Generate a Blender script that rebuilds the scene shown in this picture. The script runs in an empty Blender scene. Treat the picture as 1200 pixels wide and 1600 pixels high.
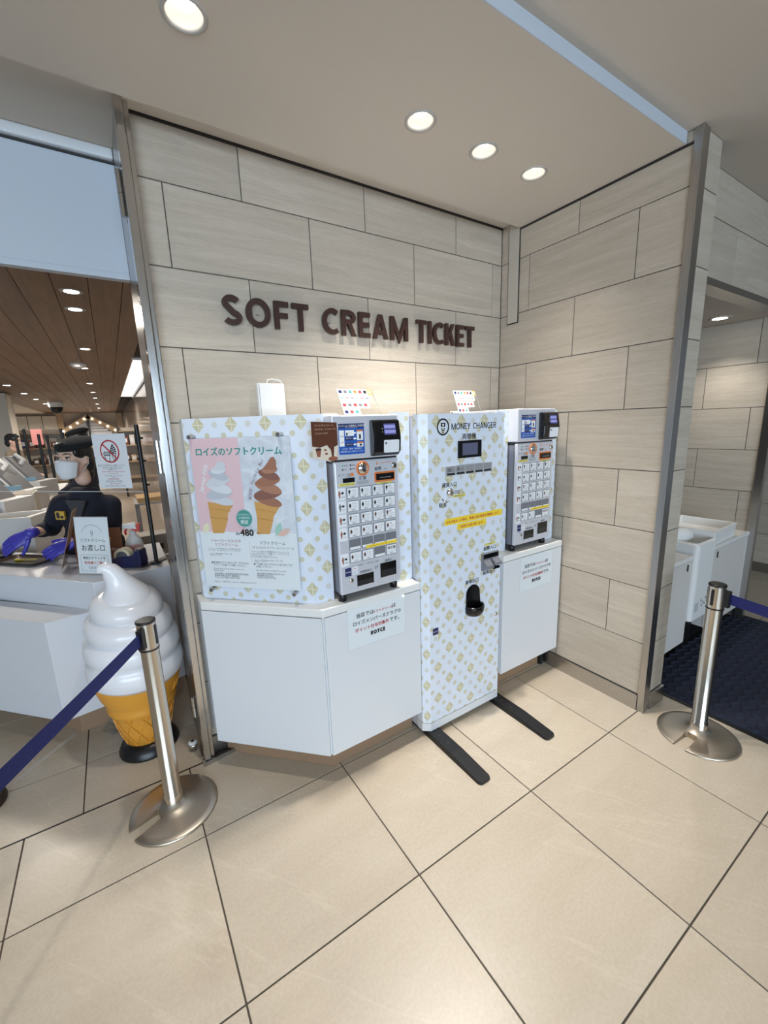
import bpy, bmesh, math, random
from mathutils import Vector, Matrix

random.seed(7)
scene = bpy.context.scene
COL = scene.collection

# ------------------------------------------------------------------ camera, light, exposure
CAM_LOC = Vector((-2.184, -1.9706, 1.545))
YAW, PITCH, ROLL = 0.568764, 0.205102, 0.0336695
def camera_matrix():
    cy, sy, cp, sp = math.cos(YAW), math.sin(YAW), math.cos(PITCH), math.sin(PITCH)
    fwd = Vector((sy * cp, cy * cp, -sp)); right = Vector((cy, -sy, 0)); down = fwd.cross(right)
    r = right * math.cos(ROLL) + down * math.sin(ROLL)
    d = -right * math.sin(ROLL) + down * math.cos(ROLL)
    m = Matrix((r, -d, -fwd)).transposed().to_4x4()
    m.translation = CAM_LOC
    return m
cam_data = bpy.data.cameras.new('camera')
cam_data.sensor_fit = 'HORIZONTAL'
cam_data.sensor_width = 36.0
cam_data.lens = 652.88 / 1200 * 36.0
cam_data.clip_start = 0.02
cam = bpy.data.objects.new('camera', cam_data)
COL.objects.link(cam)
cam.matrix_world = camera_matrix()
scene.camera = cam

scene.view_settings.view_transform = 'Standard'
scene.view_settings.look = 'None'
scene.view_settings.gamma = 1.0
scene.view_settings.use_curve_mapping = False
scene.view_settings.exposure = 0.04

world = bpy.data.worlds.new('hall_daylight'); scene.world = world
world.use_nodes = True
world.node_tree.nodes['Background'].inputs[0].default_value = (0.80, 0.90, 1.0, 1)
world.node_tree.nodes['Background'].inputs[1].default_value = 0.19

WARM = (1.0, 0.94, 0.86)
def lamp(name, kind, loc, power, color, **kw):
    d = bpy.data.lights.new(name, kind); d.energy = power; d.color = color
    rot = kw.pop('rot', None)
    for k, v in kw.items(): setattr(d, k, v)
    o = bpy.data.objects.new(name, d); COL.objects.link(o); o.location = loc
    if rot: o.rotation_euler = rot
    return o
# tall concourse windows far behind and to the left of the camera
win = lamp('concourse_window_light', 'AREA', (-4.3, -7.6, 1.5), 430, (0.68, 0.84, 1.0), shape='RECTANGLE', size=6.0, size_y=2.4)
win.rotation_euler = (Vector((-1.2, 0.0, 1.1)) - win.location).to_track_quat('-Z', 'Y').to_euler()

# ------------------------------------------------------------------ materials
def lin(c):
    return c / 12.92 if c <= 0.04045 else ((c + 0.055) / 1.055) ** 2.4
def srgb(r, g, b): return (lin(r / 255), lin(g / 255), lin(b / 255), 1.0)
MATS = {}
def mat(name, color=None, rough=0.5, metal=0.0, **kw):
    if name in MATS: return MATS[name]
    m = bpy.data.materials.new(name); m.use_nodes = True
    b = m.node_tree.nodes['Principled BSDF']
    if color: b.inputs['Base Color'].default_value = color
    b.inputs['Roughness'].default_value = rough
    b.inputs['Metallic'].default_value = metal
    for k, v in kw.items(): b.inputs[k.replace('_', ' ')].default_value = v
    MATS[name] = m
    return m
class NT:
    """tiny node helper"""
    def __init__(s, m): s.m = m; s.t = m.node_tree; s.b = s.t.nodes['Principled BSDF']
    def n(s, kind, **kw):
        x = s.t.nodes.new(kind)
        for k, v in kw.items(): setattr(x, k, v)
        return x
    def l(s, a, b): s.t.links.new(a, b)
    def math(s, op, a, b=None, c=None):
        x = s.n('ShaderNodeMath', operation=op)
        for i, v in enumerate((a, b, c)):
            if v is None: continue
            if isinstance(v, (int, float)): x.inputs[i].default_value = v
            else: s.l(v, x.inputs[i])
        return x.outputs[0]
    def mix(s, fac, a, b):
        x = s.n('ShaderNodeMix', data_type='RGBA')
        for sock, v in ((x.inputs[0], fac), (x.inputs[6], a), (x.inputs[7], b)):
            if isinstance(v, (int, float, tuple)): sock.default_value = v
            else: s.l(v, sock)
        return x.outputs[2]
    def vec(s, src, scale, add=None):
        x = s.n('ShaderNodeVectorMath', operation='MULTIPLY'); s.l(src, x.inputs[0]); x.inputs[1].default_value = scale
        if add is None: return x.outputs[0]
        y = s.n('ShaderNodeVectorMath', operation='ADD'); s.l(x.outputs[0], y.inputs[0]); s.l(add, y.inputs[1])
        return y.outputs[0]
    def noise(s, v, scale, detail=4, rough=0.55, dist=0.0):
        x = s.n('ShaderNodeTexNoise'); s.l(v, x.inputs['Vector'])
        x.inputs['Scale'].default_value = scale; x.inputs['Detail'].default_value = detail
        x.inputs['Roughness'].default_value = rough; x.inputs['Distortion'].default_value = dist
        return x.outputs[0]
    def ramp(s, fac, stops):
        x = s.n('ShaderNodeValToRGB'); s.l(fac, x.inputs[0]); e = x.color_ramp.elements
        while len(e) < len(stops): e.new(0.5)
        for i, (p, c) in enumerate(stops): e[i].position = p; e[i].color = c
        return x.outputs[0]
    def bump(s, h, strength, dist=0.002):
        x = s.n('ShaderNodeBump'); s.l(h, x.inputs['Height']); x.inputs['Strength'].default_value = strength
        x.inputs['Distance'].default_value = dist; s.l(x.outputs[0], s.b.inputs['Normal'])

def mat_wall_tile():
    m = mat('sandstone_wall_tile', rough=0.5); k = NT(m)
    g = k.n('ShaderNodeNewGeometry').outputs['Position']; rnd = k.n('ShaderNodeObjectInfo').outputs['Random']
    off = k.n('ShaderNodeCombineXYZ')
    for i in range(3): k.l(k.math('MULTIPLY', rnd, 13.0 + 7 * i), off.inputs[i])
    n1 = k.noise(k.vec(g, (1.3, 1.3, 17), off.outputs[0]), 1.5, 7, 0.66, 0.9)
    n2 = k.noise(k.vec(g, (16, 16, 85), off.outputs[0]), 2.0, 3, 0.7, 0.5)
    base = k.ramp(n1, [(0.30, srgb(182, 169, 152)), (0.52, srgb(196, 184, 167)), (0.68, srgb(208, 197, 181)), (0.76, srgb(224, 214, 200))])
    c = k.mix(0.22, base, k.ramp(n2, [(0.3, srgb(168, 157, 142)), (0.7, srgb(212, 202, 188))]))
    tint = k.math('MULTIPLY_ADD', rnd, 0.08, 0.83)
    mul = k.n('ShaderNodeVectorMath', operation='SCALE'); k.l(c, mul.inputs[0]); k.l(tint, mul.inputs['Scale'])
    k.l(mul.outputs[0], k.b.inputs['Base Color']); k.bump(n2, 0.12)
    return m
def mat_floor_tile():
    m = mat('beige_floor_tile', rough=0.32); k = NT(m)
    g = k.n('ShaderNodeNewGeometry').outputs['Position']; rnd = k.n('ShaderNodeObjectInfo').outputs['Random']
    off = k.n('ShaderNodeCombineXYZ')
    for i in range(3): k.l(k.math('MULTIPLY', rnd, 17.0 + 5 * i), off.inputs[i])
    v = k.vec(g, (1.2, 4.0, 1), off.outputs[0])
    rot = k.n('ShaderNodeVectorRotate'); rot.rotation_type = 'Z_AXIS'; rot.inputs['Angle'].default_value = 0.5
    k.l(v, rot.inputs['Vector'])
    n1 = k.noise(rot.outputs[0], 1.3, 6, 0.62, 0.4)
    n2 = k.noise(g, 90, 3, 0.6)
    rv = k.n('ShaderNodeVectorRotate'); rv.rotation_type = 'Z_AXIS'; rv.inputs['Angle'].default_value = 0.95
    k.l(g, rv.inputs['Vector'])
    wv = k.math('ABSOLUTE', k.math('SUBTRACT', k.noise(k.vec(rv.outputs[0], (0.55, 4.2, 1), off.outputs[0]), 0.9, 5, 0.6, 0.25), 0.5))
    vein = k.ramp(wv, [(0.0, (1, 1, 1, 1)), (0.010, (0, 0, 0, 1))])
    base = k.ramp(n1, [(0.25, srgb(190, 176, 157)), (0.5, srgb(200, 187, 168)), (0.75, srgb(208, 197, 180))])
    c = k.mix(0.22, base, k.ramp(n2, [(0.35, srgb(182, 165, 145)), (0.65, srgb(214, 203, 187))]))
    c = k.mix(k.math('MULTIPLY', vein, 0.26), c, srgb(222, 210, 192))
    tint = k.math('MULTIPLY_ADD', rnd, 0.07, 0.955)
    mul = k.n('ShaderNodeVectorMath', operation='SCALE'); k.l(c, mul.inputs[0]); k.l(tint, mul.inputs['Scale'])
    k.l(mul.outputs[0], k.b.inputs['Base Color']); k.bump(n2, 0.05)
    return m
def mat_steel(name, col, rough):
    m = mat(name, col, rough, 1.0); k = NT(m)
    g = k.n('ShaderNodeNewGeometry').outputs['Position']
    n = k.noise(k.vec(g, (300, 300, 4)), 1.0, 2)
    k.l(k.math('MULTIPLY_ADD', n, 0.14, rough - 0.07), k.b.inputs['Roughness'])
    return m
def mat_pattern():
    """white vinyl printed with gold diamonds and dots; UV in metres"""
    m = mat('diamond_print_vinyl', rough=0.28); k = NT(m)
    uv = k.n('ShaderNodeUVMap').outputs[0]
    sep = k.n('ShaderNodeSeparateXYZ'); k.l(uv, sep.inputs[0])
    a = k.math('DIVIDE', sep.outputs[0], 0.0735); b = k.math('DIVIDE', sep.outputs[1], 0.0845)
    s = k.math('MULTIPLY', k.math('ADD', a, b), 0.5); t = k.math('MULTIPLY', k.math('SUBTRACT', a, b), 0.5)
    def fr(x, o): 
        x = k.math('ADD', x, o); return k.math('SUBTRACT', x, k.math('ROUND', x))
    fs, ft = fr(s, 0), fr(t, 0)
    dia = k.math('LESS_THAN', k.math('MAXIMUM', k.math('ABSOLUTE', fs), k.math('ABSOLUTE', ft)), 0.192)
    da = k.math('ABSOLUTE', k.math('ADD', fs, ft)); db = k.math('ABSOLUTE', k.math('SUBTRACT', fs, ft))
    cross = k.math('LESS_THAN', k.math('MINIMUM', da, db), 0.022)
    facet = k.math('GREATER_THAN', k.math('MULTIPLY', k.math('ADD', fs, ft), k.math('SUBTRACT', fs, ft)), 0.0)
    def dist(os, ot):
        gs, gt = fr(s, os), fr(t, ot)
        du = k.math('MULTIPLY', k.math('ADD', gs, gt), 0.0735); dv = k.math('MULTIPLY', k.math('SUBTRACT', gs, gt), 0.0845)
        return k.math('SQRT', k.math('ADD', k.math('MULTIPLY', du, du), k.math('MULTIPLY', dv, dv)))
    dots = k.math('LESS_THAN', k.math('MINIMUM', dist(0.5, 0), dist(0, 0.5)), 0.0115)
    pale = k.math('LESS_THAN', dist(0.5, 0.5), 0.0125)
    white = srgb(222, 229, 241)
    c = k.mix(pale, white, srgb(210, 211, 206))
    c = k.mix(dots, c, srgb(206, 203, 180))
    gold = k.mix(facet, srgb(205, 200, 170), srgb(196, 190, 158))
    gold = k.mix(cross, gold, srgb(226, 222, 200))
    c = k.mix(dia, c, gold)
    k.l(c, k.b.inputs['Base Color'])
    return m
def mat_emit(name, color, strength, base=(0.05, 0.05, 0.06, 1)):
    m = mat(name, base, 0.3)
    b = m.node_tree.nodes['Principled BSDF']
    b.inputs['Emission Color'].default_value = (*color[:3], 1); b.inputs['Emission Strength'].default_value = strength
    return m
def mat_clear(name, tint, ior=1.45, rough=0.02, gloss=1.0):
    m = bpy.data.materials.new(name); m.use_nodes = True; t = m.node_tree; t.nodes.clear()
    out = t.nodes.new('ShaderNodeOutputMaterial'); tr = t.nodes.new('ShaderNodeBsdfTransparent'); tr.inputs[0].default_value = tint
    gl = t.nodes.new('ShaderNodeBsdfGlossy'); gl.inputs['Roughness'].default_value = rough
    fr = t.nodes.new('ShaderNodeFresnel'); fr.inputs[0].default_value = ior
    mu = t.nodes.new('ShaderNodeMath'); mu.operation = 'MULTIPLY'; mu.inputs[1].default_value = gloss
    mx = t.nodes.new('ShaderNodeMixShader')
    ge = t.nodes.new('ShaderNodeNewGeometry'); inv = t.nodes.new('ShaderNodeMath'); inv.operation = 'SUBTRACT'; inv.inputs[0].default_value = gloss
    t.links.new(ge.outputs['Backfacing'], inv.inputs[1]); inv.use_clamp = True; t.links.new(inv.outputs[0], mu.inputs[1])
    t.links.new(fr.outputs[0], mu.inputs[0]); t.links.new(mu.outputs[0], mx.inputs[0]); t.links.new(tr.outputs[0], mx.inputs[1]); t.links.new(gl.outputs[0], mx.inputs[2]); t.links.new(mx.outputs[0], out.inputs[0])
    MATS[name] = m
    return m
def mat_wood(name, c0, c1, axis, rough=0.45):
    m = mat(name, rough=rough); k = NT(m)
    g = k.n('ShaderNodeNewGeometry').outputs['Position']; rnd = k.n('ShaderNodeObjectInfo').outputs['Random']
    off = k.n('ShaderNodeCombineXYZ'); k.l(k.math('MULTIPLY', rnd, 30.0), off.inputs[0]); k.l(k.math('MULTIPLY', rnd, 11.0), off.inputs[1])
    sc = [22, 22, 22]; sc[axis] = 1.2
    n = k.noise(k.vec(g, tuple(sc), off.outputs[0]), 1.0, 5, 0.6, 0.4)
    c = k.ramp(n, [(0.3, c0), (0.7, c1)])
    tint = k.math('MULTIPLY_ADD', rnd, 0.22, 0.88)
    mul = k.n('ShaderNodeVectorMath', operation='SCALE'); k.l(c, mul.inputs[0]); k.l(tint, mul.inputs['Scale'])
    k.l(mul.outputs[0], k.b.inputs['Base Color'])
    return m
def mat_mat():
    m = mat('navy_entrance_mat', rough=0.95); k = NT(m)
    g = k.n('ShaderNodeNewGeometry').outputs['Position']
    n = k.noise(g, 260, 3, 0.7)
    k.l(k.ramp(n, [(0.3, srgb(20, 25, 40)), (0.7, srgb(50, 57, 80))]), k.b.inputs['Base Color'])
    k.bump(n, 0.6, 0.004)
    return m

TILE = mat_wall_tile(); FTILE = mat_floor_tile()
GROUT = mat('dark_grout', srgb(92, 86, 80), 0.9)
FGROUT = mat('floor_grout', srgb(88, 80, 72), 0.9)
BLACKJOINT = mat('black_joint_strip', srgb(38, 36, 34), 0.6)
STEEL = mat_steel('brushed_steel', srgb(186, 184, 182), 0.30)
STEEL_P = mat_steel('polished_steel', srgb(204, 202, 200), 0.16)
STEEL_B = mat_steel('warm_brushed_steel', srgb(190, 180, 166), 0.38)
STEEL_W = mat_steel('warm_polished_steel', srgb(212, 203, 190), 0.17)
CHROME = mat('chrome', srgb(225, 225, 225), 0.08, 1.0)
CEIL = mat('ceiling_paint', srgb(205, 196, 184), 0.9)
WHITE_PAINT = mat('white_paint', srgb(222, 226, 230), 0.6)
PANEL_WHITE = mat('glossy_white_panel', srgb(188, 196, 206), 0.4)
LAM = mat('white_laminate', srgb(220, 222, 225), 0.35)
LAM_TOP = mat('white_worktop', srgb(232, 231, 228), 0.3)
KICK = mat('brown_plinth', srgb(150, 122, 96), 0.5)
PATTERN = mat_pattern()
SILVER = mat('silver_paint', srgb(206, 208, 216), 0.35, 0.2)
SILVER_D = mat('dark_silver_paint', srgb(128, 130, 140), 0.35, 0.5)
BLACK = mat('black_plastic', srgb(20, 20, 22), 0.35)
BLACK_G = mat('gloss_black_plastic', srgb(12, 12, 14), 0.12)
BLACK_M = mat('black_steel', srgb(28, 29, 31), 0.45, 0.2)
INK = mat('black_ink', srgb(32, 30, 30), 0.6)
INK_BROWN = mat('brown_letter_paint', srgb(58, 36, 30), 0.4)
INK_RED = mat('red_ink', srgb(190, 60, 62), 0.6)
INK_TEAL = mat('teal_ink', srgb(70, 150, 140), 0.6)
INK_NAVY = mat('navy_ink', srgb(28, 36, 92), 0.6)
INK_WHITE = mat('white_ink', srgb(240, 240, 240), 0.6)
INK_GREY = mat('grey_ink', srgb(110, 110, 114), 0.6)
INK_ORANGE = mat('orange_ink', srgb(222, 126, 56), 0.5)
YELLOW = mat('yellow_label', srgb(248, 214, 50), 0.5)
YELLOW_P = mat('pale_yellow_label', srgb(222, 210, 110), 0.5)
PAPER = mat('white_paper', srgb(233, 235, 238), 0.6)
BLUE_LBL = mat('blue_label_print', srgb(38, 92, 178), 0.4)
NAVY = mat('navy_plastic', srgb(26, 30, 78), 0.4)
BELT = mat('navy_belt', srgb(20, 26, 92), 0.7)
ORANGE_PL = mat('orange_plastic_ring', srgb(224, 124, 60), 0.4)
WPLASTIC = mat('white_plastic', srgb(232, 232, 230), 0.35)
GREYPL = mat('grey_plastic', srgb(150, 150, 152), 0.45)
ACRYL = mat_clear('clear_acrylic', (0.98, 0.99, 0.99, 1), gloss=0.45)
GLASS = mat_clear('shop_glass', (0.93, 0.95, 0.95, 1), gloss=1.4)
LIGHT_E = mat_emit('downlight_glow', (1.0, 0.93, 0.82), 14.0)
WOODC = mat_wood('walnut_ceiling_plank', srgb(98, 68, 44), srgb(130, 95, 64), 1)
WOODL = mat_wood('light_oak_frame', srgb(170, 142, 112), srgb(190, 164, 132), 2)
CREAM = mat('cream_panel', srgb(206, 196, 182), 0.6)
MATM = mat_mat()

# ------------------------------------------------------------------ mesh helpers
ORIGIN = {}
class Frame:
    def __init__(s, o, u, v=(0, 0, 1)):
        s.o = Vector(o); s.u = Vector(u).normalized(); s.v = Vector(v).normalized(); s.n = s.u.cross(s.v)   # n points out of the page
    def p(s, a, b, c=0.0): return s.o + s.u * a + s.v * b + s.n * c
def front(x, y, z): return Frame((x, y, z), (1, 0, 0))
class MB:
    def __init__(s): s.v = []; s.f = []; s.sm = []; s.uv = None
    def add(s, vs, fs, smooth=False):
        k = len(s.v); s.v += [Vector(p) for p in vs]
        for f in fs: s.f.append(tuple(i + k for i in f)); s.sm.append(smooth)
        return s
    def hexa(s, p):
        return s.add(p, [(0, 3, 2, 1), (4, 5, 6, 7), (0, 1, 5, 4), (1, 2, 6, 5), (2, 3, 7, 6), (3, 0, 4, 7)])
    def box(s, x0, x1, y0, y1, z0, z1):
        return s.hexa([(x0, y0, z0), (x1, y0, z0), (x1, y1, z0), (x0, y1, z0), (x0, y0, z1), (x1, y0, z1), (x1, y1, z1), (x0, y1, z1)])
    def fbox(s, F, a0, a1, b0, b1, c0, c1):
        return s.hexa([F.p(a0, b0, c0), F.p(a1, b0, c0), F.p(a1, b1, c0), F.p(a0, b1, c0), F.p(a0, b0, c1), F.p(a1, b0, c1), F.p(a1, b1, c1), F.p(a0, b1, c1)])
    def prism(s, F, pts, c0, c1, smooth=False):
        n = len(pts)
        vs = [F.p(a, b, c0) for a, b in pts] + [F.p(a, b, c1) for a, b in pts]
        s.add(vs, [tuple(range(n - 1, -1, -1)), tuple(range(n, 2 * n))])
        k = len(s.v) - 2 * n
        for i in range(n):
            j = (i + 1) % n; s.f.append((k + i, k + j, k + n + j, k + n + i)); s.sm.append(smooth)
        return s
    def poly(s, F, pts, c):
        return s.add([F.p(a, b, c) for a, b in pts], [tuple(range(len(pts)))])
    def cyl(s, p0, p1, r0, r1=None, n=20, caps=True):
        r1 = r0 if r1 is None else r1
        p0, p1 = Vector(p0), Vector(p1); d = (p1 - p0).normalized()
        a = d.orthogonal().normalized(); b = d.cross(a)
        vs = []
        for p, r in ((p0, r0), (p1, r1)):
            for i in range(n):
                t = 2 * math.pi * i / n; vs.append(p + a * (r * math.cos(t)) + b * (r * math.sin(t)))
        s.add(vs, [(i, (i + 1) % n, n + (i + 1) % n, n + i) for i in range(n)], True)
        if caps:
            s.add(vs[:n], [tuple(range(n - 1, -1, -1))]); s.add(vs[n:], [tuple(range(n))])
        return s
    def tube(s, path, rad, n=10, caps=True, flat=None):
        path = [Vector(p) for p in path]; m = len(path)
        rads = rad if isinstance(rad, (list, tuple)) else [rad] * m
        vs = []; up = None
        for i, p in enumerate(path):
            d = (path[min(i + 1, m - 1)] - path[max(i - 1, 0)]).normalized()
            if up is None: up = d.orthogonal().normalized()
            up = (up - d * up.dot(d)).normalized(); w = d.cross(up)
            for j in range(n):
                t = 2 * math.pi * j / n; vs.append(p + up * (rads[i] * math.cos(t)) + w * (rads[i] * math.sin(t)))
        fs = [(i * n + j, i * n + (j + 1) % n, (i + 1) * n + (j + 1) % n, (i + 1) * n + j) for i in range(m - 1) for j in range(n)]
        s.add(vs, fs, True)
        if caps: s.add(vs[:n], [tuple(range(n - 1, -1, -1))]); s.add(vs[-n:], [tuple(range(n))])
        return s
    def lathe(s, c, prof, n=32, axis=None):
        c = Vector(c); vs = []
        M = Vector((0, 0, 1)).rotation_difference(Vector(axis)).to_matrix() if axis else Matrix.Identity(3)
        for r, z in prof:
            for j in range(n):
                t = 2 * math.pi * j / n; vs.append(c + M @ Vector((r * math.cos(t), r * math.sin(t), z)))
        m = len(prof)
        s.add(vs, [(i * n + j, i * n + (j + 1) % n, (i + 1) * n + (j + 1) % n, (i + 1) * n + j) for i in range(m - 1) for j in range(n)], True)
        return s
    def ball(s, c, r, n=16, m=10, M=None):
        c = Vector(c); r = Vector(r) if not isinstance(r, (int, float)) else Vector((r, r, r)); vs = []
        for i in range(m + 1):
            ph = math.pi * i / m
            for j in range(n):
                t = 2 * math.pi * j / n
                q = Vector((r.x * math.sin(ph) * math.cos(t), r.y * math.sin(ph) * math.sin(t), -r.z * math.cos(ph)))
                vs.append(c + (M @ q if M else q))
        return s.add(vs, [(i * n + j, i * n + (j + 1) % n, (i + 1) * n + (j + 1) % n, (i + 1) * n + j) for i in range(m) for j in range(n)], True)
    def text(s, F, body, a, b, size, align='LEFT', c=0.0006, off=0.0, sx=1.0, depth=0.0, res=2, rot=0.0, slant=0.0, space=1.0):
        cu = bpy.data.curves.new('t', 'FONT'); cu.body = body; cu.size = 1.0; cu.align_x = align; cu.resolution_u = res
        cu.offset = off; cu.shear = slant; cu.space_character = space; cu.space_line = 1.0
        if depth: cu.extrude = depth / size / 2
        o = bpy.data.objects.new('t', cu); me = o.to_mesh(); cr, sr = math.cos(rot), math.sin(rot)
        vs = []
        for v in me.vertices:
            x, y = v.co.x * size * sx, v.co.y * size
            vs.append(F.p(a + x * cr - y * sr, b + x * sr + y * cr, c + v.co.z * size))
        s.add(vs, [tuple(p.vertices) for p in me.polygons])
        o.to_mesh_clear(); bpy.data.objects.remove(o); bpy.data.curves.remove(cu)
        return s
    def btext(s, F, body, a, b, size, align='LEFT', bold=0.02, c=0.0006, **kw):
        for i, (dx, dy) in enumerate(((-1, 0), (1, 0), (0, 0.7), (0, -0.7))): s.text(F, body, a + dx * bold * size, b + dy * bold * size, size, align, c=c + i * 0.00003, **kw)
        return s
    def build(s, name, material, parent=None, bevel=0.0, uvf=None, segs=2):
        og = ORIGIN.get(parent.name, Vector((0, 0, 0))) if parent else Vector((0, 0, 0))
        me = bpy.data.meshes.new(name)
        me.from_pydata([tuple(p - og) for p in s.v], [], s.f)
        me.polygons.foreach_set('use_smooth', s.sm)
        me.materials.append(material)
        if uvf:
            uv = me.uv_layers.new(name='UVMap')
            for l in me.loops: uv.data[l.index].uv = uvf(s.v[l.vertex_index])
        me.update()
        o = bpy.data.objects.new(name, me); COL.objects.link(o)
        if parent: o.parent = parent
        ORIGIN[o.name] = og
        if parent and name in ('label_ink', 'lettering', 'label_print', 'label_boxes', 'label_tabs', 'small_print', 'button_print', 'side_print', 'white_print', 'red_lettering', 'key_print', 'cup_print', 'pictogram', 'screen_text'): o['kind'] = 'stuff'   # print too small to pick apart
        if bevel:
            md = o.modifiers.new('bevel', 'BEVEL'); md.width = bevel; md.segments = segs; md.limit_method = 'ANGLE'; md.angle_limit = 0.7
            md.harden_normals = False
        return o
def tag(o, label=None, cat=None, group=None, kind=None):
    if label: o['label'] = label
    if cat: o['category'] = cat
    if group: o['group'] = group
    if kind: o['kind'] = kind
    return o
def thing(name, loc, label, cat, group=None):
    o = bpy.data.objects.new(name, None); o.empty_display_size = 0.05; COL.objects.link(o); o.location = loc
    ORIGIN[o.name] = Vector(loc)
    return tag(o, label, cat, group)
def struct(name, mb, material, **kw):
    return tag(mb.build(name, material, **kw), kind='structure')
def copy_tree(o, parent=None):
    c = o.copy(); COL.objects.link(c)
    if parent: c.parent = parent
    ORIGIN[c.name] = ORIGIN.get(o.name, Vector())
    for ch in list(o.children): copy_tree(ch, c)
    return c
def circle(cx, cy, r, n=24, ry=None, a0=0.0):
    ry = r if ry is None else ry
    return [(cx + r * math.cos(a0 + 2 * math.pi * i / n), cy + ry * math.sin(a0 + 2 * math.pi * i / n)) for i in range(n)]
def rrect(a0, a1, b0, b1, r, n=4):
    pts = []
    for cx, cy, s in ((a1 - r, b1 - r, 0), (a0 + r, b1 - r, 1), (a0 + r, b0 + r, 2), (a1 - r, b0 + r, 3)):
        for i in range(n + 1):
            t = math.pi / 2 * (s + i / n); pts.append((cx + r * math.cos(t), cy + r * math.sin(t)))
    return pts

# ================================================================== SETTING
ROWZ = [0.09, 0.382, 0.682, 0.982, 1.282, 1.582, 1.882, 2.182, 2.482, 2.69]
GAP = 0.0022
def tiled_wall(name, F, a0, a1, zs, joints, backing=0.03, thick=0.009, mask=None):
    """wall slab of grout with each tile a mesh of its own; F at floor, a along the wall; joints[row] -> vertical joint positions"""
    w = struct(name, MB().fbox(F, a0, a1, 0 if zs[0] < 0.2 else zs[0], zs[-1], -backing, -0.0035), GROUT)
    for r in range(len(zs) - 1):
        cuts = [a0] + [j for j in sorted(joints(r)) if a0 + 0.012 < j < a1 - 0.012] + [a1]
        for i in range(len(cuts) - 1):
            l = cuts[i] + GAP; rgt = cuts[i + 1] - GAP; b = zs[r] + GAP; t = zs[r + 1] - GAP
            MB().fbox(F, l, rgt, b, t, -thick, 0.0).build('wall_tile', TILE, w, bevel=0.0008, segs=1)
    return w
odd = lambda r: r % 2 == 1
# back wall, front face y = 0 ; F.n = u x v = x cross z = -y  (towards the room)
Fb = Frame((0, 0, 0), (1, 0, 0))
wb = tiled_wall('wall_back', Fb, -1.967, 0.0, ROWZ, lambda r: [-1.881 + 0.601 * k for k in range(4)] if odd(r) else [-1.58 + 0.601 * k for k in range(3)], backing=0.3)
# right wall, face x = 0 looking -x ; u = -y -> n = (-y) x z = -x
Fr = Frame((0, 0, 0), (0, -1, 0))
wr = tiled_wall('wall_right', Fr, 0.0, 1.02, ROWZ, lambda r: [0.21, 0.816] if odd(r) else [0.512], backing=0.17)
# end face of right wall (faces -y)
Fe = Frame((0, -1.04, 0), (1, 0, 0))
we = tiled_wall('wall_right_end', Fe, 0.052, 0.198, ROWZ, lambda r: [], backing=0.02)
# far side of the same wall (faces +x, into the wash niche)
struct('wall_right_far', MB().box(0.171, 0.196, -1.019, 0.3, 0, 2.69), GROUT)
# niche: header, back wall, far wall, pillar
Fh = Frame((0, -0.95, 0), (1, 0, 0))
wh = tiled_wall('wall_header', Fh, 0.198, 3.4, [2.215, 2.482, 2.69], lambda r: ([0.74 + 0.6 * k for k in range(5)] if r == 0 else [0.44 + 0.6 * k for k in range(6)]), backing=0.08)
struct('trim_3', MB().box(0.198, 3.4, -0.957, -0.87, 2.178, 2.2115), STEEL)
Fn = Frame((1.67, 0, 0), (0, -1, 0))
wn = tiled_wall('wall_niche', Fn, -0.5, 0.905, ROWZ[:-2] + [2.178], lambda r: ([0.53 - 0.6, 0.53] if odd(r) else [0.825 - 0.6, 0.825]), backing=0.06)
struct('wall_niche_rear', MB().box(0.198, 1.73, -0.3, -0.27, 0, 2.2), GROUT)
struct('ceiling_niche', MB().box(0.198, 3.4, -0.87, 0.4, 2.178, 2.215), CEIL)
struct('trim_4', MB().box(1.655, 1.70, -0.955, -0.905, 0, 2.178), STEEL)
Fw = Frame((3.05, 0, 0), (0, -1, 0))
tiled_wall('wall_beyond', Fw, -0.4, 1.6, ROWZ[:-2] + [2.178], lambda r: ([0.3, 0.9, 1.5] if odd(r) else [0.0, 0.6, 1.2]), backing=0.06)
struct('baseboard_beyond', MB().box(3.03, 3.046, -1.6, 0.4, 0.0, 0.09), STEEL)

# stainless corner post of the right wall: angle with two legs
p = MB().box(-0.010, 0.016, -1.046, -1.018, 0, 2.69).box(0.016, 0.050, -1.050, -1.038, 0, 2.69).box(-0.014, 0.016, -1.052, -1.046, 0, 2.69)
struct('trim_2', p, STEEL, bevel=0.002)
struct('baseboard_right', MB().box(-0.013, -0.001, -1.016, -0.002, 0.0, 0.088), STEEL)
struct('baseboard_end', MB().box(0.052, 0.198, -1.056, -1.042, 0.0, 0.088), STEEL)
struct('baseboard_back', MB().box(-1.965, -0.002, -0.012, -0.001, 0.0, 0.088), STEEL)
# beige access channel on the right wall
struct('trim_14', MB().box(-0.003, 0.0, -0.141, -0.056, 2.127, 2.686), BLACKJOINT)
struct('trim_5', MB().box(-0.007, -0.002, -0.135, -0.062, 2.134, 2.685), mat('beige_channel_paint', srgb(188, 181, 168), 0.6))
# left jamb: polished strip on the front, flat jamb plate running back to the header panel
struct('trim_1', MB().box(-2.014, -1.985, -0.060, 0.0, 0, 2.69).box(-1.985, -1.967, -0.050, 0.0, 0, 2.69), STEEL_P, bevel=0.003)
struct('trim_6', MB().box(-2.010, -1.975, 0.0, 0.34, 0, 2.69), STEEL)
struct('trim_7', MB().box(-1.965, -0.001, -0.006, 0.0, 2.680, 2.69).box(-0.006, 0.0, -1.018, -0.139, 2.6345, 2.6435), BLACKJOINT)

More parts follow.
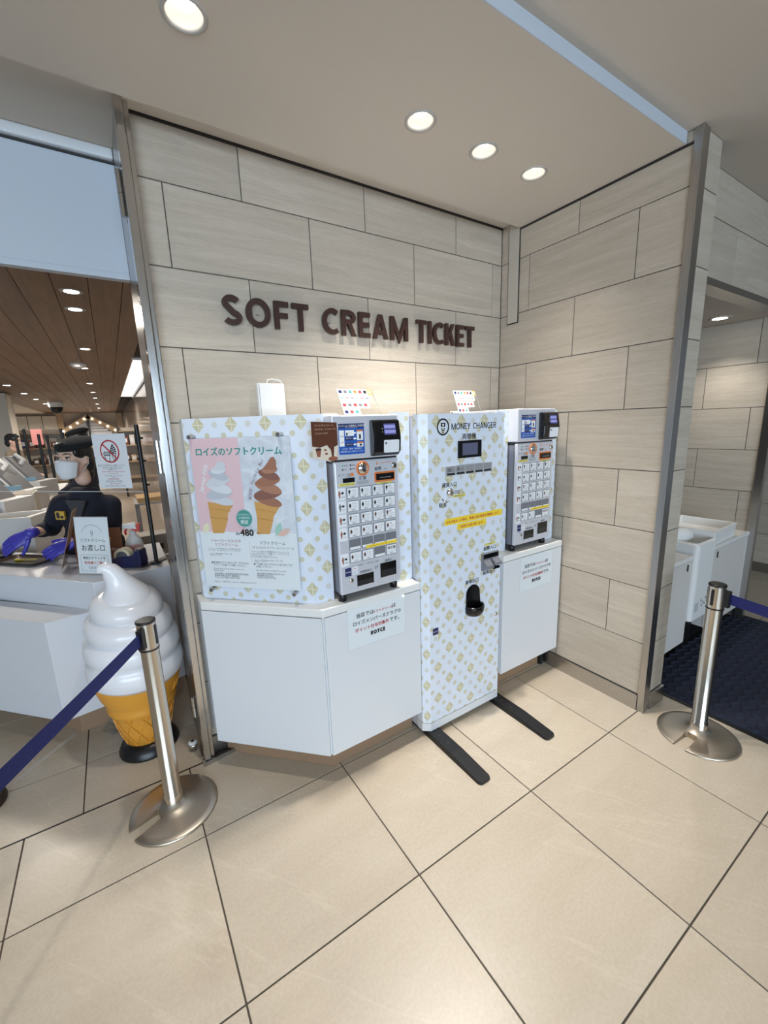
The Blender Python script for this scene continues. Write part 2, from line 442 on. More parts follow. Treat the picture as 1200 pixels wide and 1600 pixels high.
# floor: dark joint bed with each tile above it
fl = struct('floor', MB().box(-5.2, 5.2, -5.0, 19.0, -0.05, -0.004), FGROUT)
def floor_tile(x0, x1, y0, y1, g=0.0025):
    MB().box(x0 + g, x1 - g, y0 + g, y1 - g, -0.02, 0.0).build('floor_tile', FTILE, fl, bevel=0.0012, segs=1)
XS = [-0.2865 - 0.5985 * k for k in range(8, -1, -1)] + [-0.2865 + 0.5985 * k for k in range(1, 9)]
YS = [-0.044, -0.442, -1.025, -1.616, -2.21, -2.80, -3.39]
for i in range(len(XS) - 1):
    for j in range(len(YS) - 1):
        floor_tile(XS[i], XS[i + 1], YS[j + 1], YS[j])
for i in range(7):                                        # niche and far right strip
    x = -0.2865 + 0.5985 * i
    if x + 0.5 > 0.2: floor_tile(max(x, 0.0), x + 0.5985, -0.044, 0.3)
XS2 = [-2.49 + 0.6 * k for k in range(-4, 2)]
YS2 = [-0.044, 0.285, 0.885, 1.485, 2.085]
for i in range(len(XS2) - 1):
    for j in range(len(YS2) - 1):
        floor_tile(XS2[i], min(XS2[i + 1], -1.98), YS2[j], YS2[j + 1])
struct('floor_shop', MB().box(-5.2, -1.0, 2.09, 19.0, -0.004, 0.0), mat('shop_floor', srgb(170, 156, 140), 0.3))
struct('trim_8', MB().box(-5.0, -1.99, -0.048, -0.0405, -0.004, 0.0008), BLACKJOINT)

# ceiling: upper level, lowered soffit with round openings for the downlights
struct('ceiling', MB().box(-6.0, 4.6, -5.5, 0.36, 2.69, 2.74), CEIL)
DL = [(-1.857, -0.546), (-1.053, -0.543), (-0.715, -0.535), (-0.395, -0.535)]
def soffit():
    bm = bmesh.new(); edges = []
    def loop(pts):
        vs = [bm.verts.new((x, y, 2.644)) for x, y in pts]
        for i in range(len(vs)): edges.append(bm.edges.new((vs[i], vs[(i + 1) % len(vs)])))
    loop([(-6.0, -0.985), (-0.0065, -0.985), (-0.0065, -0.138), (-6.0, -0.138)])
    for x, y in DL: loop(circle(x, y, 0.052, 28))
    bmesh.ops.triangle_fill(bm, edges=edges, use_beauty=True, use_dissolve=False)
    m = MB()
    vs = list(bm.verts); ix = {v: i for i, v in enumerate(vs)}
    m.add([v.co.copy() for v in vs], [tuple(ix[v] for v in (f.verts if f.normal.z < 0 else reversed(f.verts))) for f in bm.faces])
    bm.free()
    return m
sm = soffit()
sm.add([(-6, -0.985, 2.644), (-0.0065, -0.985, 2.644), (-0.0065, -0.985, 2.69), (-6, -0.985, 2.69)], [(0, 1, 2, 3)])
sm.add([(-6, -0.138, 2.644), (-0.0065, -0.138, 2.644), (-0.0065, -0.138, 2.69), (-6, -0.138, 2.69)], [(3, 2, 1, 0)])
struct('ceiling_soffit', sm, CEIL)
struct('trim_9', MB().box(-6.0, -0.0065, -0.9885, -0.985, 2.644, 2.69), PANEL_WHITE)

def downlight(x, y, z, r, label, power, recess=0.04, spot=True, group='round recessed downlights in the soffit', size=110, blend=0.9):
    t = thing('ceiling_downlight', (x, y, z), label, 'downlight', group)
    MB().lathe((x, y, z), [(r + 0.010, 0.0), (r + 0.010, -0.003), (r + 0.003, -0.005), (r - 0.002, -0.002), (r - 0.003, 0.004), (r - 0.006, recess * 0.6), (r * 0.66, recess * 0.9)] if recess > 0 else [(r + 0.010, 0.0), (r + 0.010, -0.003), (r + 0.003, -0.005), (r - 0.010, -0.0036)], 32).build('reflector_ring', mat('downlight_reflector', srgb(176, 172, 166), 0.5), t)
    MB().lathe((x, y, z), [(0.0001, recess * 0.80), (r * 0.55, recess * 0.84), (r * 0.66 if recess > 0 else r - 0.012, recess * 0.90)], 28).build('lens', LIGHT_E, t)
    if spot:
        lamp('downlight_lamp', 'SPOT', (x, y, z - 0.004), power, WARM, spot_size=math.radians(size), spot_blend=blend, shadow_soft_size=r * 0.7)
    return t
names = ['largest and nearest downlight, at the top left of the soffit', 'second downlight from the left, above the sign', 'third downlight from the left, the brightest small one', 'last downlight, nearest to the tiled corner']
for (x, y), nm, pw in zip(DL, names, (42, 116, 84, 22)): downlight(x, y, 2.644, 0.05, nm, pw, size=92, blend=1.0)
# further downlights of the hall ceiling, behind the camera
for x in (-3.6, -2.2, -0.8, 0.7):
    for y in (-1.75, -3.1):
        lamp('hall_downlight_lamp', 'SPOT', (x, y, 2.66), 6 if x > -1.5 else 1.0, WARM, spot_size=math.radians(125), spot_blend=0.9, shadow_soft_size=0.06)

# ================================================================== CABINETS, MACHINES, SIGNS
FU = Frame((0, 0, 0), (1, 0, 0), (0, 1, 0))          # plan frame: prism along +z

# ---- sign letters on the back wall
sg = thing('wall_sign', (-0.98, 0, 1.98), 'dark brown raised letters reading SOFT CREAM TICKET on the tiled wall', 'sign')
def arc(cx, cy, rx, ry, a0, a1, n=14): return [(cx + rx * math.cos(math.radians(a0 + (a1 - a0) * i / n)), cy + ry * math.sin(math.radians(a0 + (a1 - a0) * i / n))) for i in range(n + 1)]
# stroke capitals: (width, [centre lines]) in units of cap height, stroke weight W added around
def glyph(ch, W):
    h = W / 2; t = 1 - h
    if ch == 'S': return 0.62, [arc(0.31, 0.745, 0.235 - h * 0.3, 0.255 - h, 25, 205, 12) [0:] + arc(0.31, 0.255, 0.25 - h * 0.3, 0.255 - h, 75, -155, 16)]
    if ch == 'O': return 0.84, [arc(0.42, 0.5, 0.42 - h, 0.5 - h, 90, 450, 28)]
    if ch == 'C': return 0.68, [arc(0.42, 0.5, 0.42 - h, 0.5 - h, 52, 308, 22)]
    if ch == 'G': return 0.76, [arc(0.42, 0.5, 0.42 - h, 0.5 - h, 50, 318, 22) + [(0.76 - h, 0.16), (0.76 - h, 0.46), (0.45, 0.46)]]
    if ch == 'F': return 0.52, [[(h, 0), (h, 1)], [(h, t), (0.52, t)], [(h, 0.5), (0.48, 0.5)]]
    if ch == 'E': return 0.53, [[(h, 0), (h, 1)], [(h, t), (0.53, t)], [(h, 0.51), (0.49, 0.51)], [(h, h), (0.53, h)]]
    if ch == 'T': return 0.62, [[(0.31, 0), (0.31, 1)], [(0, t), (0.62, t)]]
    if ch == 'I': return W, [[(h, 0), (h, 1)]]
    if ch == 'H': return 0.70, [[(h, 0), (h, 1)], [(0.70 - h, 0), (0.70 - h, 1)], [(h, 0.52), (0.70 - h, 0.52)]]
    if ch == 'N': return 0.72, [[(h, 0), (h, 1)], [(0.72 - h, 0), (0.72 - h, 1)], 'q', [(0, 1), (0.72 - W * 1.12, 0), (0.72, 0), (W * 1.12, 1)]]
    if ch == 'M': return 0.90, [[(h, 0), (h, 1)], [(0.90 - h, 0), (0.90 - h, 1)], [(h * 1.15, 0.96), (0.45, 0.06), (0.90 - h * 1.15, 0.96)]]
    if ch == 'A': return 0.74, [[(0.175, 0.27), (0.565, 0.27)], 'q', [(0, 0), (W, 0), (0.37 + W * 0.5, 1), (0.37 - W * 0.5, 1)], [(0.74, 0), (0.37 + W * 0.5, 1), (0.37 - W * 0.5, 1), (0.74 - W, 0)]]
    if ch == 'M': return 0.92, [[(h, 0), (h, 1)], [(0.92 - h, 0), (0.92 - h, 1)], 'q', [(0, 1), (0.46 - W * 0.45, 0.05), (0.46 + W * 0.45, 0.05), (W * 1.1, 1)], [(0.92, 1), (0.92 - W * 1.1, 1), (0.46 - W * 0.45, 0.05), (0.46 + W * 0.45, 0.05)]]
    if ch == 'K': return 0.63, [[(h, 0), (h, 1)], 'q', [(0.61 - W * 1.05, 1), (W * 0.8, 0.42), (W * 1.5, 0.36), (0.61, 1)], [(0.26, 0.58), (0.63 - W * 1.05, 0), (0.63, 0), (0.26 + W * 0.62, 0.72)]]
    if ch == 'R': return 0.64, [[(h, 0), (h, 1)], [(h, t), (0.32, t)] + arc(0.32, 0.73, 0.27 - h * 0.5, 0.27 - h, 90, -90, 12)[1:] + [(h, 0.46 + h)], 'q', [(0.26, 0.47), (0.64 - W, 0), (0.64, 0), (0.26 + W, 0.47)]]
    if ch == 'Y': return 0.66, [[(0.33, 0.0), (0.33, 0.46)], 'q', [(0, 1), (0.33 - h, 0.40), (0.33 + h, 0.40), (W * 1.1, 1)], [(0.66, 1), (0.66 - W * 1.1, 1), (0.33 - h, 0.40), (0.33 + h, 0.40)]]
    return 0.3, []
def stroke_solid(m, F, pts, w, c0, c1, closed=False):
    """constant-width mitred ribbon with depth"""
    n = len(pts); L = []; R_ = []
    for i in range(n):
        p = Vector(pts[i])
        d0 = (p - Vector(pts[i - 1])).normalized() if i > 0 else None
        d1 = (Vector(pts[i + 1]) - p).normalized() if i < n - 1 else None
        if closed and i in (0, n - 1): d0 = (Vector(pts[0]) - Vector(pts[-2])).normalized(); d1 = (Vector(pts[1]) - Vector(pts[0])).normalized()
        d0 = d0 or d1; d1 = d1 or d0
        t = (d0 + d1).normalized(); nn = Vector((-t.y, t.x)); k = 1 / max(0.5, nn.dot(Vector((-d0.y, d0.x))))
        L.append(p + nn * (w / 2 * k)); R_.append(p - nn * (w / 2 * k))
    vs = []
    for i in range(n): vs += [F.p(*L[i], c0), F.p(*R_[i], c0), F.p(*R_[i], c1), F.p(*L[i], c1)]
    fs = [(i * 4 + j, i * 4 + 4 + j, i * 4 + 4 + (j + 1) % 4, i * 4 + (j + 1) % 4) for i in range(n - 1) for j in range(4)]
    if not closed: fs += [(0, 1, 2, 3), (n * 4 - 1, n * 4 - 2, n * 4 - 3, n * 4 - 4)]
    return m.add(vs, fs)
def caps(m, F, word, a, b, h, width=None, weight=0.2, gap=0.14, c0=0.0, c1=0.001):
    tot = sum(0.35 if ch == ' ' else glyph(ch, weight)[0] for ch in word) + gap * (len(word) - 1)
    sx = (width / h / tot) if width else 1.0
    for ch in word:
        gw, lines = (0.35, []) if ch == ' ' else glyph(ch, weight)
        quad = False
        for q, ln in enumerate(lines):
            if ln == 'q': quad = True; continue
            if quad: m.prism(F, [(a + x * h * sx, b + y * h) for x, y in ln], c0, c1 + 0.00004 * q); continue
            stroke_solid(m, F, [(a + x * h * sx, b + y * h) for x, y in ln], weight * h * (0.5 + 0.5 * sx), c0, c1 + 0.00004 * q, ch == 'O')
        a += (gw + gap) * h * sx
    return m
def sign_letters():
    xs = {'SOFT': (-1.712, -1.322), 'CREAM': (-1.252, -0.748), 'TICKET': (-0.688, -0.254)}
    W, g, h = 0.178, 0.13, 0.118
    for word, (x0, x1) in xs.items():
        tot = sum(glyph(ch, W)[0] for ch in word) + g * (len(word) - 1); sx = (x1 - x0) / h / tot; x = x0
        for ch in word:
            gw = glyph(ch, W)[0] * h * sx
            m = MB(); caps(m, front(0, -0.014, 1.985), ch, x, 0, h, gw, W, 0, 0.0, 0.016)
            m.build('letter', INK_BROWN, sg)
            MB().cyl((x + gw / 2, -0.0005, 2.04), (x + gw / 2, -0.015, 2.04), 0.004, n=8).build('mounting_pin', STEEL, sg)
            x += gw + g * h * sx
sign_letters()

# ---- angled cabinet under the first ticket machine
c1 = thing('counter_cabinet', (-1.45, -0.26, 0), 'white cabinet with slanted left front under the left ticket machine', 'cabinet')
MB().prism(FU, [(-1.953, -0.016), (-1.947, -0.112), (-1.556, -0.503), (-1.068, -0.503), (-1.068, -0.016)], 0.141, 0.788).build('body', LAM, c1)
MB().prism(FU, [(-1.953, -0.016), (-1.953, -0.119), (-1.561, -0.514), (-1.066, -0.514), (-1.066, -0.016)], 0.790, 0.826).build('worktop', LAM_TOP, c1, bevel=0.004)
MB().fbox(front(0, -0.503, 0), -1.554, -1.068, 0.141, 0.7865, 0.0, 0.009).build('front_panel', LAM, c1, bevel=0.0012)
Fs = Frame((-1.950, -0.1155, 0), (1, -1, 0))
MB().fbox(Fs, 0.0, 0.5485, 0.141, 0.7865, -0.003, 0.006).build('slanted_panel', LAM, c1, bevel=0.0012)
MB().prism(FU, [(-1.90, -0.016), (-1.857, -0.084), (-1.521, -0.420), (-1.064, -0.420), (-1.064, -0.016)], 0.001, 0.140).build('plinth', KICK, c1)
# ---- cabinet under the second ticket machine
c2 = thing('counter_cabinet', (-0.26, -0.26, 0), 'narrow white cabinet in the tiled corner under the right ticket machine', 'cabinet')
MB().box(-0.515, -0.016, -0.516, -0.016, 0.147, 0.806).build('body', LAM, c2)
MB().box(-0.515, -0.014, -0.5255, -0.5165, 0.147, 0.805).build('front_panel', LAM, c2, bevel=0.0012)
MB().box(-0.517, -0.0145, -0.528, -0.016, 0.808, 0.843).build('worktop', LAM_TOP, c2, bevel=0.004)
MB().box(-0.5, -0.03, -0.424, -0.016, 0.001, 0.146).build('plinth', KICK, c2)
MB().box(-0.055, -0.030, -0.445, -0.4245, 0.001, 0.1465).build('leveling_leg', BLACK_M, c2)

# ---- printed boards around the machines
UVF = lambda v: (v.x + 0.981 - abs(v.y + 0.535) * (1 if v.x < -0.8 else -1), v.z - 1.552)
Z_B = (0.8265, 1.595)
Fa = Frame((-1.9285, -0.0755, 0), (1, -1, 0))
UVA = lambda v: ((v - Fa.o).dot(Fa.u) - 0.071, v.z - 1.568)
db = thing('display_board', (-1.74, -0.2, 0.8265), 'slanted diamond-print board that carries the menu poster', 'display board')
MB().fbox(Fa, 0.0, 0.5255, *Z_B, -0.006, 0.0).build('slanted_board', PATTERN, db, uvf=UVA)
MB().box(-1.5565, -1.475, -0.447, -0.441, *Z_B).build('front_board', PATTERN, db, uvf=lambda v: (v.x + 1.557 + 0.5255 - 0.071, v.z - 1.568))
MB().box(-1.929, -1.926, -0.073, -0.0005, *Z_B).build('return_board', WPLASTIC, db)
b2 = MB().box(-1.166, -1.0635, -0.447, -0.441, 0.8265, 1.597).build('filler_board', PATTERN, None, uvf=lambda v: (v.x + 1.115, v.z - 1.528))
tag(b2, 'tall diamond-print strip between left ticket machine and money changer', 'display board', 'filler boards beside the ticket machines')
b3 = MB().box(-0.519, -0.428, -0.455, -0.449, 0.8435, 1.599).build('filler_board', PATTERN, None, uvf=lambda v: (v.x + 0.50, v.z - 1.53))
tag(b3, 'tall diamond-print strip between money changer and right ticket machine', 'display board', 'filler boards beside the ticket machines')
b4 = MB().box(-0.118, -0.016, -0.455, -0.449, 0.8435, 1.597).build('filler_board', PATTERN, None, uvf=lambda v: (v.x + 0.05, v.z - 1.47))
tag(b4, 'tall diamond-print strip between right ticket machine and right tiled wall', 'display board', 'filler boards beside the ticket machines')

# ---- ticket machine (modelled once, copied once)
MX, MY = -1.472, -0.512
def ticket_machine():
    t = thing('ticket_machine', (-1.322, -0.3, 0.8265), 'silver ticket machine on the slanted white cabinet, beside the menu poster', 'ticket machine', 'ticket vending machines')
    F = front(MX, MY, 0)
    A = lambda u: u - MX
    MB().box(-1.468, -1.176, -0.492, -0.08, 0.860, 1.405).build('body', SILVER_D, t, bevel=0.006)
    MB().box(-1.472, -1.172, -0.512, -0.494, 0.862, 1.411).build('front_door', SILVER, t, bevel=0.006)
    MB().box(-1.4645, -1.180, -0.494, -0.490, 0.866, 1.408).build('door_seal', BLACK, t)
    u = MB().box(-1.474, -1.170, -0.514, -0.08, 1.4175, 1.587).build('upper_unit', SILVER, t, bevel=0.005)
    MB().box(-1.468, -1.176, -0.505, -0.1, 1.404, 1.4185).build('joint_gap', BLACK, t)
    for x in (-1.452, -1.192):
        for y in (-0.478, -0.12):
            MB().lathe((x, y, 0.8265), [(0.001, 0), (0.017, 0), (0.017, 0.022), (0.013, 0.034), (0.001, 0.034)], 14).build('foot', BLACK, t)
    # blue instruction label
    l = MB().prism(F, rrect(A(-1.448), A(-1.334), 1.437, 1.555, 0.004), 0.0021, 0.0026).build('instruction_label', BLUE_LBL, t)
    MB().fbox(F, A(-1.448), A(-1.334), 1.538, 1.555, 0.0026, 0.0029).build('label_header', INK_NAVY, l)
    w = MB(); n = MB()
    w.fbox(F, A(-1.445), A(-1.424), 1.469, 1.530, 0.0027, 0.003)
    w.fbox(F, A(-1.419), A(-1.380), 1.508, 1.530, 0.0027, 0.003).fbox(F, A(-1.368), A(-1.340), 1.490, 1.530, 0.0027, 0.003).fbox(F, A(-1.368), A(-1.340), 1.465, 1.484, 0.0027, 0.003)
    for z in (1.4985, 1.4755): n.fbox(F, A(-1.419), A(-1.385), z - 0.008, z + 0.006, 0.0027, 0.003)
    for z in (1.519, 1.4975, 1.4745): w.prism(F, [(A(-1.384), z - 0.003), (A(-1.374), z - 0.003), (A(-1.369), z), (A(-1.374), z + 0.003), (A(-1.384), z + 0.003)], 0.0031, 0.0033)
    w.text(F, 'キャッシュレス決済のご利用方法', A(-1.391), 1.5435, 0.0088, 'CENTER', c=0.0030, off=0.01)
    w.text(F, 'How to use cashless payment', A(-1.391), 1.5395, 0.0044, 'CENTER', c=0.0030)
    w.text(F, 'かざす・挿す・読み取る', A(-1.391), 1.4555, 0.0080, 'CENTER', c=0.0030).text(F, '画面の案内に従って操作してください', A(-1.391), 1.4460, 0.0060, 'CENTER', c=0.0030)
    w.text(F, '電子マネー', A(-1.402), 1.4970, 0.0056, 'CENTER', c=0.0034).text(F, 'QRコード', A(-1.402), 1.4735, 0.0060, 'CENTER', c=0.0034)
    w.build('label_print', INK_WHITE, l); n.build('label_boxes', INK_NAVY, l)
    k = MB().text(F, '1 選択', A(-1.4345), 1.505, 0.0060, 'CENTER', c=0.0032).text(F, '2 決済', A(-1.4345), 1.482, 0.0060, 'CENTER', c=0.0032).text(F, 'カード', A(-1.3995), 1.516, 0.0065, 'CENTER', c=0.0032)
    k.fbox(F, A(-1.358), A(-1.350), 1.495, 1.513, 0.0031, 0.0034).fbox(F, A(-1.357), A(-1.347), 1.468, 1.476, 0.0031, 0.0034).fbox(F, A(-1.415), A(-1.409), 1.510, 1.520, 0.0031, 0.0034)
    k.build('label_ink', INK, l)
    MB().fbox(F, A(-1.368), A(-1.340), 1.524, 1.530, 0.0031, 0.0033).fbox(F, A(-1.368), A(-1.340), 1.479, 1.484, 0.0031, 0.0033).build('label_tabs', INK_ORANGE, l)
    # card reader
    r = MB()
    FS = Frame((A(-1.310) + MX, MY - 0.002, 0), (0, -1, 0))      # side profile, extruded along -x direction of n
    prof = [(0.0, 1.424), (0.020, 1.424), (0.036, 1.440), (0.040, 1.495), (0.028, 1.562), (0.020, 1.566), (0.0, 1.566)]
    r.prism(Frame((-1.182, MY - 0.002, 0), (0, -1, 0)), prof, 0.0, 0.128)
    r = r.build('card_reader', BLACK_G, t, bevel=0.005, segs=3)
    Fp = Frame((-1.310, MY - 0.0395, 1.440), (1, 0, 0), (0, -0.004, 0.055)); Fq = Frame((-1.310, MY - 0.0425, 1.495), (1, 0, 0), (0, 0.012, 0.067))
    MB().prism(Fp, rrect(0.043, 0.116, -0.004, 0.046, 0.005), -0.001, 0.0012).build('tap_pad', PAPER, r)
    MB().prism(Fp, circle(0.052, 0.034, 0.005, 14), 0.0012, 0.002).build('tap_mark', INK_GREY, r)
    MB().fbox(Fq, 0.034, 0.118, 0.004, 0.064, -0.002, 0.0004).build('screen_bezel', BLACK_G, r)
    s = MB().fbox(Fq, 0.048, 0.104, 0.012, 0.056, 0.0004, 0.0008).build('screen', mat_emit('reader_screen_glow', srgb(60, 66, 160), 0.55), r)
    MB().fbox(Fq, 0.050, 0.102, 0.038, 0.050, 0.0009, 0.0011).fbox(Fq, 0.050, 0.102, 0.018, 0.030, 0.0009, 0.0011).build('screen_text', mat_emit('reader_text_glow', srgb(150, 160, 240), 0.7), r)
    for i in range(2): MB().cyl((-1.271, MY - 0.031, 1.532 - 0.012 * i), (-1.271, MY - 0.042, 1.530 - 0.012 * i), 0.0018, n=8).build('indicator', GREYPL, r)
    # coin slot
    MB().lathe((-1.348, MY - 0.0005, 1.378), [(0.024, 0), (0.0295, 0.0), (0.0295, 0.004), (0.024, 0.004), (0.024, 0)], 28, axis=(0, -1, 0)).build('coin_ring', ORANGE_PL, t)
    cs = MB().lathe((-1.348, MY, 1.378), [(0.0235, 0), (0.0235, 0.004), (0.018, 0.010), (0.0001, 0.011)], 28, axis=(0, -1, 0)).build('coin_slot', CHROME, t)
    MB().box(-1.350, -1.346, MY - 0.0118, MY - 0.0105, 1.365, 1.392).build('slit', BLACK, cs)
    k = MB().lathe((-1.195, MY, 1.378), [(0.0145, 0), (0.0145, 0.005), (0.010, 0.008), (0.0001, 0.008)], 20, axis=(0, -1, 0)).build('lock', CHROME, t)
    MB().lathe((-1.195, MY - 0.008, 1.378), [(0.006, 0), (0.005, 0.001), (0.0001, 0.001)], 14, axis=(0, -1, 0)).build('keyhole', INK, k)
    k = MB().lathe((-1.423, MY, 0.919), [(0.010, 0), (0.010, 0.004), (0.007, 0.006), (0.0001, 0.006)], 18, axis=(0, -1, 0)).build('lock', CHROME, t)
    MB().box(-1.4245, -1.4215, MY - 0.0068, MY - 0.006, 0.913, 0.925).build('keyhole', INK, k)
    # bill slot
    o = MB().prism(F, rrect(A(-1.293), A(-1.192), 1.315, 1.357, 0.006), 0.0, 0.0015).build('bill_slot_frame', ORANGE_PL, t)
    MB().prism(F, rrect(A(-1.286), A(-1.199), 1.323, 1.350, 0.003), 0.0015, 0.006).build('bill_slot', BLACK_G, o)
    MB().fbox(F, A(-1.270), A(-1.215), 1.3325, 1.3345, 0.006, 0.0068).build('slit', GREYPL, o)
    MB().fbox(F, A(-1.4385), A(-1.386), 1.327, 1.345, 0.0, 0.0015).build('price_display', BLACK_G, t)
    y = MB().fbox(F, A(-1.457), A(-1.384), 1.314, 1.3255, 0.0003, 0.0008).build('yellow_label', YELLOW_P, t)
    MB().text(F, '千円札のみ使用できます', A(-1.4205), 1.3172, 0.0058, 'CENTER', c=0.001).build('label_ink', INK, y)
    y = MB().fbox(F, A(-1.283), A(-1.207), 1.305, 1.3135, 0.0003, 0.0008).build('yellow_label', YELLOW_P, t)
    MB().text(F, '新紙幣対応', A(-1.245), 1.3068, 0.0060, 'CENTER', c=0.001).build('label_ink', INK, y)
    # lamps and lettering
    for i in range(2):
        for j in range(2):
            MB().lathe((-1.437 + 0.036 * i, MY, 1.394 - 0.015 * j), [(0.0035, 0), (0.003, 0.0015), (0.0001, 0.002)], 10, axis=(0, -1, 0)).build('indicator', mat('green_lamp', srgb(90, 190, 150), 0.3) if (i + j) == 0 else BLACK, t)
    k = MB()
    for i, tx in enumerate(('販売中', '釣銭切')):
        k.text(F, tx, A(-1.431 + 0.036 * i), 1.392, 0.0055).text(F, ('中止', '準備中')[i], A(-1.431 + 0.036 * i), 1.377, 0.0055)
    k.text(F, '硬貨', A(-1.348), 1.333, 0.0165, 'CENTER', off=0.012).text(F, '紙幣', A(-1.274), 1.3645, 0.0165, 'CENTER', off=0.012)
    k.text(F, 'おつり・返却', A(-1.458), 1.3545, 0.0095).text(F, '投入金額', A(-1.413), 1.3475, 0.0048, 'CENTER')
    k.text(F, '1000', A(-1.240), 1.366, 0.0065, 'CENTER')
    for i in range(4):
        cx, cz = A(-1.368) + 0.0135 * i, 1.322
        o_, i_ = circle(cx, cz, 0.006, 16, 0.0065), circle(cx, cz, 0.0050, 16, 0.0055)
        for q in range(16): k.poly(F, [o_[q], o_[(q + 1) % 16], i_[(q + 1) % 16], i_[q]], 0.0006)
        k.text(F, ('500', '100', '50', '10')[i], cx, cz - 0.0017, 0.0042, 'CENTER')
    k.text(F, '釣銭返却口', A(-1.352), 0.941, 0.0115, 'CENTER', off=0.01).text(F, '発券口', A(-1.238), 0.966, 0.0115, 'CENTER', off=0.01)
    k.text(F, 'チケットが必要です　　お取り忘れにご注意', A(-1.354), 0.9745, 0.0066, 'CENTER').text(F, '領収書', A(-1.300), 0.951, 0.0060, 'CENTER').text(F, '発行可', A(-1.300), 0.944, 0.0060, 'CENTER').text(F, 'VT-G20', A(-1.436), 0.931, 0.0058, 'CENTER')
    k.build('lettering', INK, t)
    MB().text(F, 'TICKET VENDING', A(-1.267), 1.3905, 0.0076).prism(F, [(A(-1.282), 1.386), (A(-1.276), 1.388), (A(-1.273), 1.400), (A(-1.279), 1.398)], 0.0003, 0.0006).build('orange_lettering', INK_ORANGE, t)
    MB().prism(F, circle(A(-1.396), 1.357, 0.0075, 14), 0.0003, 0.0012).build('return_button', INK_ORANGE, t)
    # selection buttons: 6 rows of 4
    names4 = ('ミルク', 'チョコ', 'ミックス', '2個')
    for r_ in range(6):
        for c_ in range(4):
            a0 = A(-1.4255) + c_ * 0.0590; b1 = 1.3065 - r_ * 0.0535; a1 = a0 + 0.0545; b0 = b1 - 0.0455
            blank = r_ == 4 or (r_ == 5 and c_ == 2)
            b = MB().prism(F, rrect(a0, a1, b0, b1, 0.002, 2), 0.0, 0.0022).build('button', mat('button_frame', srgb(118, 120, 126), 0.4), t)
            if blank: 
                MB().fbox(F, a0 + 0.003, a1 - 0.003, b0 + 0.003, b0 + 0.0135, 0.0022, 0.003).build('price_insert', PAPER, b); continue
            MB().fbox(F, a0 + 0.0025, a1 - 0.0025, b0 + 0.015, b1 - 0.0025, 0.0022, 0.003).build('picture_insert', PAPER, b)
            MB().fbox(F, a0 + 0.0025, a1 - 0.0025, b0 + 0.0025, b0 + 0.0142, 0.0022, 0.003).build('price_insert', PAPER, b)
            q = MB(); cx = a0 + 0.012; cz = b0 + 0.026
            if r_ in (0, 2): q.prism(F, [(cx - 0.004, cz), (cx, cz - 0.010), (cx + 0.004, cz), (cx + 0.005, cz + 0.006), (cx, cz + 0.013), (cx - 0.005, cz + 0.006)], 0.003, 0.0034)
            elif r_ == 5 and c_ == 3: q.text(F, '領収書', (a0 + a1) / 2, b0 + 0.026, 0.0145, 'CENTER', c=0.0034, off=0.012)
            else: q.prism(F, [(cx - 0.003, cz - 0.008), (cx + 0.003, cz - 0.008), (cx + 0.0055, cz + 0.001), (cx, cz + 0.010), (cx - 0.0055, cz + 0.001)], 0.003, 0.0034)
            if not (r_ == 5 and c_ == 3):
                q.text(F, names4[c_], a0 + 0.021, b0 + 0.030, 0.0074, c=0.0034).text(F, 'ソフト', a0 + 0.023, b0 + 0.020, 0.0074, c=0.0034)
                q.text(F, '480円' if r_ < 5 else '100円', a0 + 0.027, b0 + 0.0048, 0.0076, 'CENTER', c=0.0034)
            else: q.text(F, '発行', (a0 + a1) / 2, b0 + 0.0048, 0.0078, 'CENTER', c=0.0034)
            q.build('button_print', mat('button_brown_ink', srgb(96, 62, 50), 0.6) if r_ in (2, 3, 5) else INK, b)
    ys = MB().fbox(F, A(-1.347), A(-1.192), 1.0440, 1.0565, 0.0036, 0.0042).build('yellow_strip', YELLOW, t)
    MB().text(F, '先にお金を入れてからボタンを押してください', A(-1.2695), 1.0476, 0.0062, 'CENTER', c=0.0045).build('label_ink', INK, ys)
    # picture labels down the left side
    ICB = mat('cone_brown_ink', srgb(150, 90, 66), 0.6)
    for i, (zt, zb) in enumerate(((1.308, 1.259), (1.2555, 1.2055), (1.202, 1.150), (1.146, 1.092), (1.038, 0.984))):
        s = MB().prism(F, rrect(A(-1.466), A(-1.431), zb, zt, 0.004), 0.0003, 0.0008).build('side_label', PAPER, t)
        cz = (zt + zb) / 2; cx = A(-1.457)
        q = MB().prism(F, [(cx - 0.0045, cz), (cx - 0.001, cz - 0.017), (cx + 0.001, cz - 0.017), (cx + 0.0045, cz), (cx + 0.0045, cz + 0.006), (cx, cz + 0.017), (cx - 0.0045, cz + 0.006)], 0.0008, 0.0012)
        q.build('side_picture', ICB if i in (0, 2, 3, 4) else INK_GREY, s)
        q = MB().prism(F, [(A(-1.450), cz + 0.001), (A(-1.444), cz + 0.001), (A(-1.444), cz - 0.003), (A(-1.436), cz + 0.004), (A(-1.444), cz + 0.011), (A(-1.444), cz + 0.007), (A(-1.450), cz + 0.007)], 0.0008, 0.0012)
        q.text(F, ('CONE', 'CUP', 'CONE', 'CUP', 'DRINK')[i], A(-1.4435), cz - 0.014, 0.0072, 'CENTER', c=0.001)
        q.build('side_print', INK, s)
